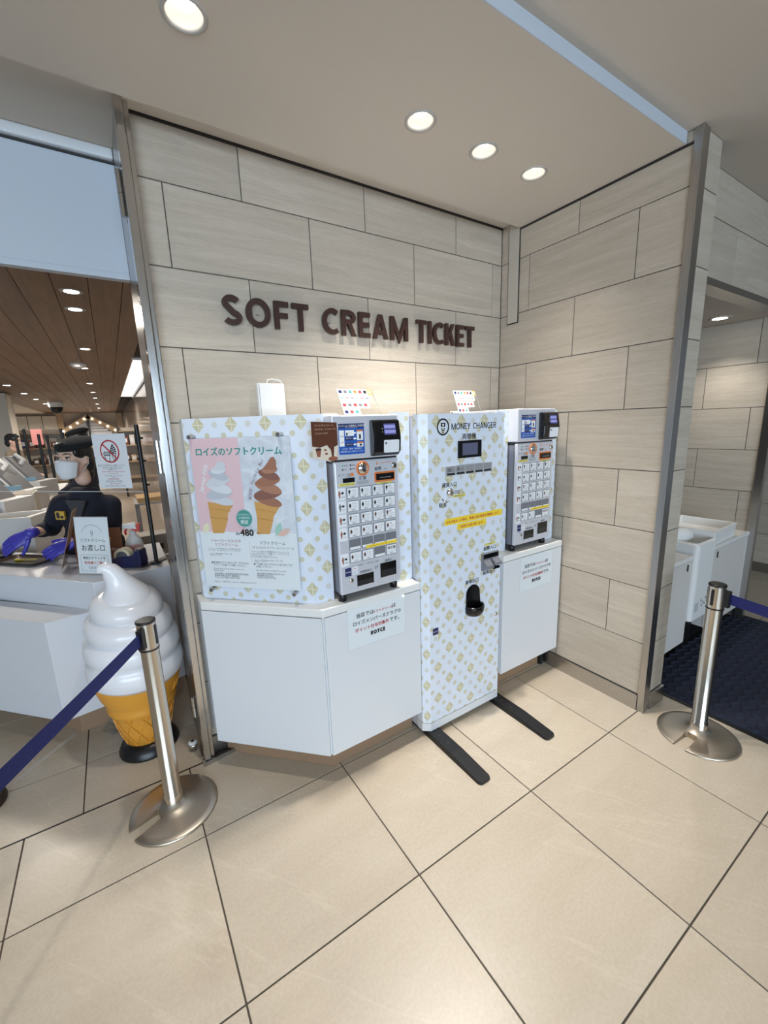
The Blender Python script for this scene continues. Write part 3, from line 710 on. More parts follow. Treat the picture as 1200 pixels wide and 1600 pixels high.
    # delivery openings: frame, dark recess, flap
    for nm, a0, a1, b0, b1 in (('coin_tray', -1.396, -1.316, 0.882, 0.934), ('ticket_tray', -1.280, -1.199, 0.893, 0.962)):
        o = MB().fbox(F, A(a0), A(a1), b0, b1, 0.0, 0.003)
        o = o.build(nm, BLACK_G, t)
        MB().fbox(F, A(a0), A(a1), b0, b0 + 0.006, 0.003, 0.007).build('lip', SILVER, o)
        MB().fbox(F, A(a0) + 0.004, A(a1) - 0.004, b0 + 0.010, b0 + (b1 - b0) * 0.55, 0.003, 0.0045).build('flap', mat('smoked_flap', srgb(40, 41, 44), 0.15), o)
    nv = MB().fbox(F, A(-1.450), A(-1.4215), 0.9395, 0.9750, 0.0003, 0.0008).build('navy_sticker', INK_NAVY, t)
    MB().text(F, 'ROYCE', A(-1.4358), 0.955, 0.0068, 'CENTER', c=0.001, off=0.01).build('label_ink', INK_WHITE, nv)
    for i in range(2):
        s = MB().fbox(F, A(-1.416), A(-1.391), 0.9425 + 0.0175 * i, 0.9585 + 0.0175 * i, 0.0003, 0.0008).build('small_sticker', PAPER, t)
        MB().text(F, ('お釣り', '確認')[i], A(-1.4035), 0.9475 + 0.0175 * i, 0.0070, 'CENTER', c=0.001).build('label_ink', (BLUE_LBL, INK_RED)[i], s)
    return t
tm1 = ticket_machine()
tm2 = copy_tree(tm1); tm2.location = Vector(tm1.location) + Vector((1.0465, -0.003, 0.0172))
tm2['label'] = 'silver ticket machine in the tiled corner, right of the money changer'

# ---- money changer
def money_changer():
    t = thing('money_changer', (-0.79, -0.3, 0), 'tall diamond-print money changer standing between the two ticket machines', 'money changer')
    yf = -0.535
    plan = [(-1.062, -0.06), (-1.062, -0.505), (-1.028, yf), (-0.552, yf), (-0.524, -0.505), (-0.524, -0.06)]
    uvm = lambda v: (v.x + 0.981 - max(0.0, v.y - yf) * (1 if v.x < -0.8 else -1), v.z - 1.552)
    MB().prism(FU, [(-1.060, -0.06), (-1.060, -0.47), (-0.526, -0.47), (-0.526, -0.06)], 0.030, 1.580).build('body', SILVER, t)
    MB().prism(FU, [(-1.062, -0.4705), (-1.062, -0.508), (-1.029, yf), (-0.553, yf), (-0.524, -0.508), (-0.524, -0.4705)], 0.076, 1.586).build('door', PATTERN, t, uvf=uvm)
    MB().prism(FU, [(-1.063, -0.4705), (-1.063, -0.508), (-1.029, yf - 0.001), (-0.553, yf - 0.001), (-0.523, -0.508), (-0.523, -0.4705)], 0.030, 0.073).build('skirt', LAM, t, bevel=0.001)
    for x0, x1 in ((-1.046, -0.974), (-0.590, -0.520)):
        f = MB(); y0, y1 = -0.888, -0.10; xm = (x0 + x1) / 2
        Fy = Frame((0, 0, 0), (1, 0, 0), (0, 1, 0))
        pts = rrect(x0, x1, y0, y1, 0.018, 5)
        n = len(pts)
        zt = lambda y: 0.028 if y > -0.70 else 0.012 + (y - y0) / (-0.70 - y0) * 0.016
        # split outline at y=-0.70 for the ramp
        top = [(x, y) for x, y in pts]; 
        out = []
        for i in range(n):
            out.append(pts[i]); j = (i + 1) % n
            if (pts[i][1] + 0.70) * (pts[j][1] + 0.70) < 0: out.append((pts[i][0], -0.70))
        n = len(out)
        lo = [(x, y, 0.001) for x, y in out]; hi = [(xm + (x - xm) * 0.9, y, zt(y)) for x, y in out]
        f.add(lo + hi, [tuple(range(n - 1, -1, -1))] + [(i, (i + 1) % n, n + (i + 1) % n, n + i) for i in range(n)])
        ids_a = [n + i for i in range(n) if out[i][1] >= -0.7001]; ids_b = [n + i for i in range(n) if out[i][1] <= -0.6999]
        f.f.append(tuple(ids_a)); f.sm.append(False); f.f.append(tuple(ids_b)); f.sm.append(False)
        ft = f.build('floor_foot', BLACK_M, t)
        for y in (-0.575, -0.640):
            MB().lathe((xm, y, 0.0282), [(0.009, 0), (0.008, 0.001), (0.0001, 0.001)], 14).build('bolt_hole', INK, ft)
    F = front(0, yf, 0)
    # emblem
    e = MB(); n = 36
    o_, i_ = circle(-0.943, 1.528, 0.036, n, 0.0375), circle(-0.943, 1.528, 0.0285, n, 0.030)
    for q in range(n): e.add([F.p(*o_[q], 0.0004), F.p(*o_[(q + 1) % n], 0.0004), F.p(*i_[(q + 1) % n], 0.0004), F.p(*i_[q], 0.0004)], [(0, 1, 2, 3)])
    e.fbox(F, -0.956, -0.930, 1.529, 1.546, 0.0006, 0.0009)
    for cx, cz in ((-0.951, 1.521), (-0.935, 1.521), (-0.946, 1.513), (-0.939, 1.514), (-0.943, 1.504)): e.prism(F, circle(cx, cz, 0.0035, 12), 0.0006, 0.0009)
    e.build('emblem', INK, t); e = MB()
    caps(e, F, 'MONEY CHANGER', -0.894, 1.5145, 0.0275, 0.287, 0.15, 0.12, 0.0004, 0.0008)
    e.build('title_print', INK, t)
    for tx, xx, zz, sz in (('両替機', -0.785, 1.4705, 0.0295), ('硬貨入口', -0.905, 1.2590, 0.0225), ('取消', -0.947, 1.1690, 0.0230), ('紙幣入口', -0.634, 0.9085, 0.0225), ('紙幣出口', -0.636, 0.7800, 0.0225), ('硬貨出口', -0.756, 0.7560, 0.0230)):
        MB().btext(F, tx, xx, zz, sz, 'CENTER', bold=0.022, c=0.0008).build('caption', INK, t)
    e = MB()
    for i in range(2):
        cx, cz = -0.866 + 0.017 * i, 1.229
        a_, b_ = circle(cx, cz, 0.0085, 16), circle(cx, cz, 0.0058, 16)
        for q in range(16): e.add([F.p(*a_[q], 0.0004), F.p(*a_[(q + 1) % 16], 0.0004), F.p(*b_[(q + 1) % 16], 0.0004), F.p(*b_[q], 0.0004)], [(0, 1, 2, 3)])
        e.text(F, ('500', '100')[i], cx, cz - 0.0017, 0.0042, 'CENTER', c=0.0008)
    e.build('coin_print', INK, t)
    MB().prism(F, circle(-0.943, 1.5375, 0.005, 14), 0.0009, 0.0012).build('emblem_dot', INK_WHITE, t)
    # screen
    s = MB().fbox(F, -0.856, -0.709, 1.384, 1.463, 0.0, 0.006).build('screen_bezel', BLACK_G, t)
    MB().fbox(F, -0.831, -0.735, 1.396, 1.451, 0.006, 0.0068).build('screen', mat('dim_screen', srgb(96, 98, 122), 0.12), s)
    # button strip
    s = MB().fbox(F, -0.9315, -0.634, 1.3085, 1.3535, 0.0, 0.003).build('button_strip', mat('strip_grey', srgb(176, 178, 182), 0.4), t)
    for i in range(5):
        a = -0.9285 + i * 0.0590
        MB().fbox(F, a + 0.002, a + 0.055, 1.323, 1.3505, 0.003, 0.0042).build('key', GREYPL, s)
        MB().fbox(F, a + 0.006, a + 0.054, 1.3105, 1.3205, 0.003, 0.0038).build('key_label', INK, s)
    MB().fbox(F, -0.921, -0.897, 1.327, 1.342, 0.0043, 0.0046).text(F, '千円', -0.893, 1.326, 0.009, c=0.0045).prism(F, circle(-0.855, 1.336, 0.009, 16), 0.0043, 0.0046).text(F, '500', -0.840, 1.331, 0.011, c=0.0045).build('key_print', INK_GREY, s)
    # coin slot, cancel lever
    k = MB().lathe((-0.905, yf, 1.231), [(0.0215, 0), (0.0215, 0.005), (0.016, 0.014), (0.0001, 0.016)], 24, axis=(0, -1, 0)).build('coin_slot', CHROME, t)
    MB().box(-0.917, -0.893, yf - 0.0168, yf - 0.0155, 1.2295, 1.2325).build('slit', BLACK, k)
    MB().tube([(-0.952, yf - 0.001, 1.206), (-0.950, yf - 0.016, 1.196), (-0.938, yf - 0.018, 1.192), (-0.926, yf - 0.015, 1.198)], 0.0045, 8).build('cancel_lever', CHROME, t)
    y = MB().fbox(F, -0.886, -0.806, 1.2045, 1.2160, 0.0003, 0.0008).build('yellow_label', YELLOW_P, t)
    MB().text(F, '旧硬貨は使えません', -0.846, 1.2078, 0.0068, 'CENTER', c=0.001).build('label_ink', INK, y)
    y = MB().fbox(F, -0.673, -0.594, 0.9315, 0.9425, 0.0003, 0.0008).build('yellow_label', YELLOW_P, t)
    MB().text(F, '千円札専用', -0.6335, 0.9347, 0.0068, 'CENTER', c=0.001).build('label_ink', INK, y)
    y = MB().fbox(F, -0.935, -0.553, 1.0775, 1.1085, 0.0003, 0.0008).build('yellow_notice', YELLOW, t)
    MB().btext(F, 'お札が詰まった際は、救援の為お時間を頂戴致します。', -0.744, 1.0860, 0.0150, 'CENTER', c=0.001, sx=0.98).build('label_ink', INK_RED, y)
    y = MB().fbox(F, -0.858, -0.665, 1.0455, 1.0735, 0.0003, 0.0008).build('yellow_notice', YELLOW, t)
    MB().btext(F, 'ご迷惑をお掛け致します。', -0.7615, 1.0530, 0.0150, 'CENTER', c=0.001, sx=0.98).build('label_ink', INK_RED, y)
    # bill unit
    b = MB().fbox(F, -0.696, -0.578, 0.805, 0.895, 0.0, 0.012).build('bill_unit', mat('bill_unit_grey', srgb(118, 119, 124), 0.4), t, bevel=0.003)
    MB().fbox(F, -0.690, -0.584, 0.868, 0.890, 0.012, 0.0135).build('bill_band', BLACK_G, b)
    MB().hexa([(-0.692, yf - 0.012, 0.815), (-0.645, yf - 0.012, 0.815), (-0.645, yf - 0.045, 0.825), (-0.692, yf - 0.045, 0.825), (-0.692, yf - 0.012, 0.862), (-0.645, yf - 0.012, 0.862), (-0.650, yf - 0.040, 0.838), (-0.690, yf - 0.040, 0.838)]).build('bill_guide', SILVER_D, b)
    MB().hexa([(-0.634, yf - 0.012, 0.820), (-0.585, yf - 0.012, 0.820), (-0.585, yf - 0.045, 0.832), (-0.634, yf - 0.045, 0.832), (-0.634, yf - 0.012, 0.866), (-0.585, yf - 0.012, 0.866), (-0.588, yf - 0.040, 0.845), (-0.630, yf - 0.040, 0.845)]).build('bill_guide', SILVER_D, b)
    MB().fbox(F, -0.630, -0.590, 0.8085, 0.820, 0.012, 0.030).build('bill_mouth', BLACK_G, b)
    # coin cup: tall rounded back plate with a protruding bowl
    c = MB().prism(F, [(-0.800, 0.600), (-0.690, 0.600)] + [(-0.690 - 0.012 * (i / 4), 0.600 + 0.055 * (i / 4)) for i in range(1, 5)] + [(-0.752 + 0.046 * math.cos(t), 0.700 + 0.046 * math.sin(t)) for t in [math.pi * i / 10 for i in range(11)]], 0.0, 0.006)
    c = c.build('coin_cup', BLACK_G, t, bevel=0.002)
    bowl = MB(); n = 20; rows = []
    for (r, zz) in ((0.055, 0.640), (0.058, 0.634), (0.056, 0.610), (0.046, 0.590), (0.025, 0.580), (0.001, 0.578)):
        rows.append([(-0.746 + r * math.cos(math.pi * i / n), yf - 0.004 - r * 0.85 * math.sin(math.pi * i / n), zz) for i in range(n + 1)])
    inner = [(-0.746 + 0.049 * math.cos(math.pi * i / n), yf - 0.006 - 0.049 * 0.8 * math.sin(math.pi * i / n), 0.637) for i in range(n + 1)]
    deep = [(-0.746 + 0.040 * math.cos(math.pi * i / n), yf - 0.006 - 0.040 * 0.8 * math.sin(math.pi * i / n), 0.600) for i in range(n + 1)]
    rows = [deep, inner] + rows
    vs = [p for r in rows for p in r]; m_ = n + 1
    bowl.add(vs, [(i * m_ + j, i * m_ + j + 1, (i + 1) * m_ + j + 1, (i + 1) * m_ + j) for i in range(len(rows) - 1) for j in range(n)], True)
    bowl.build('bowl', BLACK_G, c)
    MB().lathe((-0.583, yf, 0.539), [(0.012, 0), (0.012, 0.006), (0.008, 0.009), (0.0001, 0.009)], 18, axis=(0, -1, 0)).build('lock', CHROME, t)
    nv = MB().fbox(F, -1.012, -0.978, 0.548, 0.582, 0.0003, 0.0008).build('navy_sticker', INK_NAVY, t)
    MB().text(F, 'GLORY', -0.995, 0.561, 0.0080, 'CENTER', c=0.001).build('label_ink', INK_WHITE, nv)
    s = MB().fbox(F, -1.012, -0.980, 0.515, 0.543, 0.0003, 0.0006).build('white_sticker', PAPER, t)
    MB().text(F, '禁煙', -0.996, 0.530, 0.0085, 'CENTER', c=0.001).text(F, '点検済', -0.996, 0.519, 0.0085, 'CENTER', c=0.001).build('label_ink', INK_GREY, s)
    return t
money_changer()

# ---- two notices taped to the cabinet fronts
def notice(x0, x1, z0, z1, y, label):
    t = thing('notice', ((x0 + x1) / 2, y, z0), label, 'notice', 'point notices on the cabinets')
    F = front((x0 + x1) / 2, y, (z0 + z1) / 2); w = (x1 - x0) / 2; h = (z1 - z0) / 2
    MB().fbox(F, -w, w, -h, h, 0.0, 0.0006).build('sheet', PAPER, t)
    MB().prism(F, rrect(-w - 0.004, w + 0.004, -h - 0.004, h + 0.004, 0.006), 0.0007, 0.0022).build('clear_cover', ACRYL, t)
    s = 0.0225
    t_ = MB().text(F, '当店では', -0.108, 0.036, s, off=0.006, c=0.0026).text(F, 'は', 0.075, 0.036, s, off=0.006, c=0.0026).text(F, 'ロイズメンバーズクラブの', 0, 0.004, s * 0.93, 'CENTER', off=0.006, c=0.0026).text(F, 'です。', 0.060, -0.028, s, off=0.006, c=0.0026)
    caps(t_, F, 'ROYCE', -0.038, -0.062, 0.018, 0.074, 0.26, 0.10, 0.0023, 0.0027).build('lettering', INK, t)
    MB().text(F, 'ソフトクリーム', -0.0235, 0.036, s * 0.66, off=0.012, c=0.0026, sx=1.0).btext(F, 'ポイント付与対象外', -0.115, -0.028, s * 0.86, c=0.0026).build('red_lettering', INK_RED, t)
    return t
notice(-1.452, -1.157, 0.609, 0.812, -0.5126, 'point notice on the left cabinet, above the brown plinth corner')
notice(-0.382, -0.100, 0.604, 0.804, -0.5262, 'point notice on the right cabinet in the tiled corner')
k = MB().lathe((-1.167, -0.5125, 0.782), [(0.010, 0.0), (0.010, 0.006), (0.006, 0.011), (0.0001, 0.012)], 16, axis=(0, -1, 0)).build('wall_hook', WPLASTIC)
tag(k, 'small white stick-on hook at the corner of the left point notice', 'hook')

# ---- menu poster on steel stand-offs
def poster():
    W, H = 0.433, 0.625
    o = Fa.p(0.0365, 0.891, 0.0)
    t = thing('menu_poster', Fa.p(0.25, 0.891, 0), 'soft cream menu poster with a white and a chocolate cone', 'poster')
    F = Frame(o, Fa.u)
    MB().fbox(F, 0, W, 0, H, 0.016, 0.020).build('print_board', PAPER, t)
    MB().fbox(F, -0.004, W + 0.004, -0.004, H + 0.004, 0.0235, 0.0255).build('clear_cover', ACRYL, t)
    for a, b in ((0.012, 0.632), (0.395, 0.632), (0.028, -0.012), (0.408, -0.012)):
        p0 = F.p(a, b, 0.0005); p1 = F.p(a, b, 0.036)
        MB().cyl(p0, p1, 0.0085, n=18).build('stand_off', STEEL, t)
    PINK = mat('poster_pink', srgb(232, 196, 202), 0.6); GREY = mat('poster_marble_grey', srgb(216, 218, 226), 0.6); k = NT(GREY)
    n = k.noise(k.n('ShaderNodeNewGeometry').outputs['Position'], 14, 4, 0.6, 1.0)
    k.l(k.ramp(n, [(0.35, srgb(206, 208, 218)), (0.65, srgb(228, 230, 236))]), k.b.inputs['Base Color'])
    c = 0.0202
    def wave(a0, a1, bb): return [(a0 + (a1 - a0) * i / 16, bb + 0.005 * abs(math.sin(i * math.pi / 4 + 0.4))) for i in range(17)]
    MB().poly(F, wave(0.0, W * 0.5, 0.240) + [(W * 0.5, H), (0, H)], c).build('pink_ground', PINK, t)
    MB().poly(F, wave(W * 0.5, W, 0.240) + [(W, H), (W * 0.5, H)], c).build('grey_ground', GREY, t)
    CONE = mat('wafer_print', srgb(214, 160, 92), 0.6); CONE_D = mat('wafer_shade_print', srgb(190, 134, 70), 0.6)
    def cone(name, pts, shade, swirl_cols, rows, tip):
        MB().poly(F, pts, c + 0.0003).build(name + '_wafer', CONE, t)
        m = MB()
        for (x0, y0, x1, y1, w) in shade: 
            m.poly(F, [(x0, y0), (x1, y1), (x1, y1 + w), (x0, y0 + w)], c + 0.0005)
        m.build(name + '_wafer_lines', CONE_D, t)
        for i, (cx, cz, rx, rz, tilt) in enumerate(rows):
            q = [(cx + x * math.cos(tilt) - y * math.sin(tilt), cz + x * math.sin(tilt) + y * math.cos(tilt)) for x, y in circle(0, 0, rx, 24, rz)]
            MB().poly(F, q, c + 0.0006 + 0.0002 * i).build(name + '_swirl', swirl_cols[i % len(swirl_cols)], t)
        MB().poly(F, tip, c + 0.0006 + 0.0002 * len(rows)).build(name + '_tip', swirl_cols[0], t)
    Wh = [mat('milk_print_%d' % i, srgb(*q), 0.6) for i, q in enumerate(((214, 214, 220), (196, 197, 206), (224, 224, 229)))]
    Ch = [mat('choco_print_%d' % i, srgb(*q), 0.6) for i, q in enumerate(((164, 112, 90), (140, 94, 82), (178, 126, 102)))]
    cone('milk_cone', [(0.060, 0.236), (0.112, 0.238), (0.135, 0.292), (0.138, 0.318), (0.166, 0.356), (0.052, 0.368), (0.056, 0.300)],
         [(0.056, 0.302, 0.136, 0.296, 0.003), (0.056, 0.340, 0.155, 0.330, 0.002)], Wh,
         [(0.112, 0.378, 0.060, 0.020, -0.25), (0.110, 0.402, 0.061, 0.021, 0.18), (0.112, 0.428, 0.058, 0.021, -0.28), (0.112, 0.454, 0.052, 0.020, 0.2), (0.115, 0.478, 0.045, 0.018, -0.3), (0.118, 0.498, 0.034, 0.015, 0.1)],
         [(0.090, 0.500), (0.146, 0.498), (0.150, 0.520), (0.143, 0.536), (0.132, 0.528), (0.125, 0.540), (0.112, 0.522)])
    cone('choco_cone', [(0.262, 0.236), (0.318, 0.238), (0.336, 0.290), (0.342, 0.312), (0.372, 0.352), (0.262, 0.372), (0.268, 0.300)],
         [(0.268, 0.302, 0.338, 0.292, 0.003), (0.290, 0.238, 0.283, 0.352, 0.004), (0.268, 0.340, 0.355, 0.326, 0.002)], Ch,
         [(0.322, 0.376, 0.062, 0.020, -0.30), (0.324, 0.402, 0.062, 0.021, 0.15), (0.328, 0.428, 0.059, 0.021, -0.32), (0.331, 0.454, 0.053, 0.020, 0.18), (0.336, 0.478, 0.045, 0.018, -0.3), (0.341, 0.498, 0.034, 0.015, 0.1)],
         [(0.312, 0.500), (0.370, 0.498), (0.372, 0.530), (0.364, 0.548), (0.350, 0.546), (0.334, 0.524)])
    MB().btext(F, 'ロイズのソフトクリーム', W * 0.5 - 0.006, H - 0.066, 0.0355, 'CENTER', bold=0.035, c=c + 0.0004, sx=0.97).build('title', INK_TEAL, t)
    m = MB(); n = 48
    m.poly(F, [(0.212 + (0.037 if i % 2 else 0.033) * math.cos(2 * math.pi * i / n), 0.302 + (0.037 if i % 2 else 0.033) * math.sin(2 * math.pi * i / n)) for i in range(n)], c + 0.0030)
    m.build('badge', mat('badge_teal', srgb(78, 156, 146), 0.6), t)
    MB().text(F, 'ロイズタウン', 0.212, 0.314, 0.0095, 'CENTER', c=c + 0.0032).text(F, '工場直売店', 0.212, 0.300, 0.0105, 'CENTER', c=c + 0.0032).btext(F, '限定', 0.212, 0.280, 0.0175, 'CENTER', c=c + 0.0032).btext(F, 'Jersey Milk', 0.036, 0.408, 0.0265, c=c + 0.0004, rot=1.25, slant=0.15).build('white_print', INK_WHITE, t)
    m = MB(); s = "ROYCE’ Farm to Bar"
    for i, ch in enumerate(s):
        u = i / (len(s) - 1); a = 0.252 + 0.064 * u ** 1.7; b = 0.378 + 0.150 * u
        if ch != ' ': m.text(F, ch, a, b, 0.0195, c=c + 0.0004, rot=1.42 - 0.50 * u)
    m.build('arched_print', mat('mauve_ink', srgb(130, 104, 112), 0.6), t)
    m = MB().text(F, '各¥', 0.166, 0.232, 0.0135, c=c + 0.0030).btext(F, '480', 0.188, 0.229, 0.0390, bold=0.035, c=c + 0.0030, sx=1.02).text(F, '税込', 0.260, 0.238, 0.0075, c=c + 0.0030)
    m.build('price', INK, t)
    m = MB()
    m.text(F, 'ソフトクリーム', 0.325, 0.194, 0.0165, 'CENTER', c=c + 0.0004, off=0.006).text(F, '[チョコ(ロイズファームトゥーバー)]', 0.325, 0.176, 0.0112, 'CENTER', c=c + 0.0004)
    m.text(F, 'クリーミーな味わいが特長のロイズファームトゥ\nーバーのチョコレートを使った、さっぱりとした\n甘さのソフトクリームです。\nカカオの香りもお楽しみください。', 0.228, 0.160, 0.0076, c=c + 0.0004)
    m.text(F, 'アレルギー特定原材料等：乳成分・大豆・小麦\n※写真はイメージです。', 0.236, 0.123, 0.0060, c=c + 0.0004)
    m.text(F, 'ジャージー牛の牛乳をたっぷり使い仕上げた、\nさっぱりとした甘さのソフトクリームです。', 0.030, 0.167, 0.0076, c=c + 0.0004).text(F, 'アレルギー特定原材料等：乳成分・小麦\n※写真はイメージです。', 0.032, 0.145, 0.0058, c=c + 0.0004)
    m.text(F, '●券売機でコーンかカップ、どちらかの\n　チケットを選んでご購入ください。', 0.036, 0.104, 0.0098, c=c + 0.0004).text(F, 'Choose Cone or Cup and buy a ticket at a\nticket machine.', 0.042, 0.079, 0.0082, c=c + 0.0004).text(F, '请在售票机上选择蛋筒或纸杯后购买餐券。\n請選擇 甜筒 或 紙杯 購買餐券。\n콘 또는 컵 티켓을 구매해 주세요.', 0.044, 0.056, 0.0088, c=c + 0.0004)
    m.text(F, '●「お渡し口」でチケットをスタッフに\n　お渡しください。', 0.232, 0.104, 0.0098, c=c + 0.0004).text(F, 'Give your ticket to a staff at the counter.', 0.240, 0.079, 0.0082, c=c + 0.0004).text(F, '请在领取处将餐券交给工作人员。\n請將餐券交給 店員。\n티켓을 직원에게 주세요.', 0.242, 0.064, 0.0088, c=c + 0.0004)
    m.text(F, '※季節により、仕様が変わることがあります。※数量限定の場合があります。', 0.040, 0.021, 0.0058, c=c + 0.0004)
    m.fbox(F, 0.222, 0.2223, 0.115, 0.205, c, c + 0.0004).fbox(F, 0.035, 0.205, 0.112, 0.1123, c, c + 0.0004).fbox(F, 0.235, 0.405, 0.112, 0.1123, c, c + 0.0004)
    m.build('small_print', mat('poster_grey_ink', srgb(96, 92, 94), 0.6), t)
    MB().text(F, 'ジャージーミルクの', 0.115, 0.199, 0.0155, 'CENTER', c=c + 0.0004, off=0.006).text(F, 'ソフトクリーム', 0.115, 0.182, 0.0155, 'CENTER', c=c + 0.0004, off=0.006).build('pink_print', mat('rose_ink', srgb(178, 96, 110), 0.6), t)
    leaf = lambda cx, cz, L, w, an: [(cx + (x * math.cos(an) - y * math.sin(an)), cz + (x * math.sin(an) + y * math.cos(an))) for x, y in [(L * (i / 10), w * math.sin(math.pi * i / 10)) for i in range(11)] + [(L * (1 - i / 10), -w * math.sin(math.pi * i / 10)) for i in range(1, 10)]]
    MB().poly(F, leaf(0.345, 0.232, 0.060, 0.013, 1.15), c + 0.0026).build('leaf', mat('mint_print', srgb(168, 208, 192), 0.6), t)
    MB().poly(F, leaf(0.352, 0.232, 0.065, 0.013, 0.45), c + 0.0028).build('cocoa_pod', mat('salmon_print', srgb(228, 190, 176), 0.6), t)
    MB().poly(F, leaf(0.020, 0.236, 0.052, 0.016, 1.05), c + 0.0026).build('milk_splash', mat('cream_print', srgb(236, 226, 196), 0.6), t)
poster()

# ---- chocolate flyer taped across the board and the machine edge
fy = thing('flyer', (-1.51, -0.52, 1.42), 'brown chocolate flyer taped to the left side of the left ticket machine', 'flyer')
F = Frame((-1.562, -0.5225, 1.420), (1, 0.02, 0))
m = MB(); m.poly(F, [(0.0, 0.012), (0.0, 0.146), (0.106, 0.140), (0.106, 0.056), (0.10, 0.002), (0.07, -0.004)], 0.0).poly(F, [(0.07, -0.004), (0.10, 0.002), (0.106, 0.056), (0.106, 0.140), (0.0, 0.146), (0.0, 0.012)], -0.0006)
m.build('sheet', mat('flyer_cream', srgb(226, 214, 196), 0.4), fy)
m = MB().poly(F, [(0.0, 0.056), (0.03, 0.050), (0.06, 0.058), (0.075, 0.040), (0.080, 0.006), (0.086, 0.006), (0.090, 0.050), (0.106, 0.056), (0.106, 0.140), (0.0, 0.146)], 0.0004)
m.build('chocolate_print', mat('chocolate_print', srgb(96, 58, 42), 0.18), fy)
MB().prism(F, [(0.012, 0.044), (0.018, 0.016), (0.030, 0.016), (0.036, 0.044)], 0.0004, 0.0007).prism(F, circle(0.083, 0.006, 0.020, 18, 0.009), 0.0006, 0.0009).prism(F, circle(0.052, 0.040, 0.006, 10, 0.004), 0.0004, 0.0007).prism(F, circle(0.056, 0.026, 0.007, 10, 0.004), 0.0004, 0.0007).build('cup_print', mat('cocoa_print', srgb(148, 92, 70), 0.4), fy)
MB().prism(F, circle(0.024, 0.044, 0.012, 16, 0.005), 0.0007, 0.001).build('dark_print', INK_BROWN, fy)
MB().text(F, 'ホットチョコレート', 0.014, 0.128, 0.0088, c=0.0008).text(F, '毎日の午後に、ひと休みの一杯を', 0.014, 0.115, 0.0058, c=0.0008).text(F, 'COCOA & COFFEE', 0.014, 0.100, 0.0062, c=0.0008).build('lettering', mat('flyer_gold_ink', srgb(206, 176, 140), 0.5), fy)

# ---- clear stands with payment marks on top of the machines
def pay_stand(x, y, z, w, h, label):
    t = thing('payment_sign', (x + w / 2, y, z), label, 'sign', 'payment mark stands')
    F = Frame((x, y, z), (1, 0, 0), (-0.22, 0.18, 1))
    MB().fbox(F, 0, w, 0.0, h, -0.0012, 0.0012).build('clear_plate', ACRYL, t)
    MB().box(x - 0.002, x + w + 0.006, y - 0.05, y + 0.02, z, z + 0.004).build('base', WPLASTIC, t)
    MB().cyl((x + w + 0.012, y, z + 0.002), F.p(w, h, 0), 0.0012, n=6).build('edge_rod', GREYPL, t)
    cols = [INK_NAVY, INK_GREY, INK_TEAL, INK_ORANGE, INK_RED, INK]
    rows = ((0.80, 0.99, 0.88), (0.56, 0.77, 0.90), (0.29, 0.53, 0.80), (0.04, 0.27, 0.50))
    for i, (b0, b1, fw) in enumerate(rows):
        p_ = MB().fbox(F, 0.006, w * fw, b0 * h, b1 * h, 0.0013, 0.0018).build('mark_row', PAPER, t)
        nn = (6, 6, 5, 3)[i]; st = (w * fw - 0.012) / nn
        for j in range(nn):
            a = 0.010 + j * st; cc = (b0 + b1) / 2 * h
            q = MB()
            if i == 1: q.fbox(F, a, a + st * 0.7, cc - 0.0018, cc + 0.0018, 0.0019, 0.0022)
            else: q.prism(F, rrect(a + st * 0.08, a + st * 0.72, cc - h * 0.055, cc + h * 0.055, 0.002, 2), 0.0019, 0.0022)
            q.build('mark', cols[(i * 2 + j * (1 + i)) % 6], p_)
    q = MB().fbox(F, w * 0.86, w * 0.985, 0.78 * h, 0.99 * h, 0.0023, 0.0027).build('orange_mark', mat('orange_mark_print', srgb(240, 172, 96), 0.5), t)
    MB().prism(F, circle(w * 0.922, 0.885 * h, h * 0.05, 14), 0.0028, 0.003).build('mark_dot', INK_WHITE, q)
pay_stand(-1.335, -0.35, 1.5872, 0.178, 0.118, 'clear payment-mark stand on top of the left ticket machine')
pay_stand(-0.682, -0.35, 1.5872, 0.158, 0.122, 'clear payment-mark stand on top of the money changer')
tag(MB().box(-1.455, -1.385, -0.40, -0.30, 1.5872, 1.594).box(-1.450, -1.390, -0.395, -0.305, 1.594, 1.598).build('plastic_holder', WPLASTIC), 'flat white plastic holder lying on the left ticket machine', 'holder')
tag(MB().box(-0.60, -0.56, -0.28, -0.22, 1.5865, 1.600).box(-0.61, -0.55, -0.29, -0.21, 1.600, 1.606).build('plastic_holder', WPLASTIC), 'low white plastic cap on the money changer top', 'holder')

# ---- white wall unit above the display board, with its cable
wu = thing('wall_router', (-1.53, 0, 1.58), 'slim white wireless router mounted on the tiles above the poster', 'router')
MB().box(-1.596, -1.470, -0.036, -0.0005, 1.560, 1.748).build('case', WPLASTIC, wu, bevel=0.006, segs=3)
MB().box(-1.590, -1.5875, -0.0375, -0.0355, 1.565, 1.745).build('case_line', GREYPL, wu)
MB().tube([(-1.545, -0.012, 1.746), (-1.540, -0.013, 1.764), (-1.520, -0.014, 1.768), (-1.490, -0.014, 1.764), (-1.476, -0.012, 1.756), (-1.474, -0.010, 1.746)], 0.0032, 8).build('cable', WPLASTIC, wu)

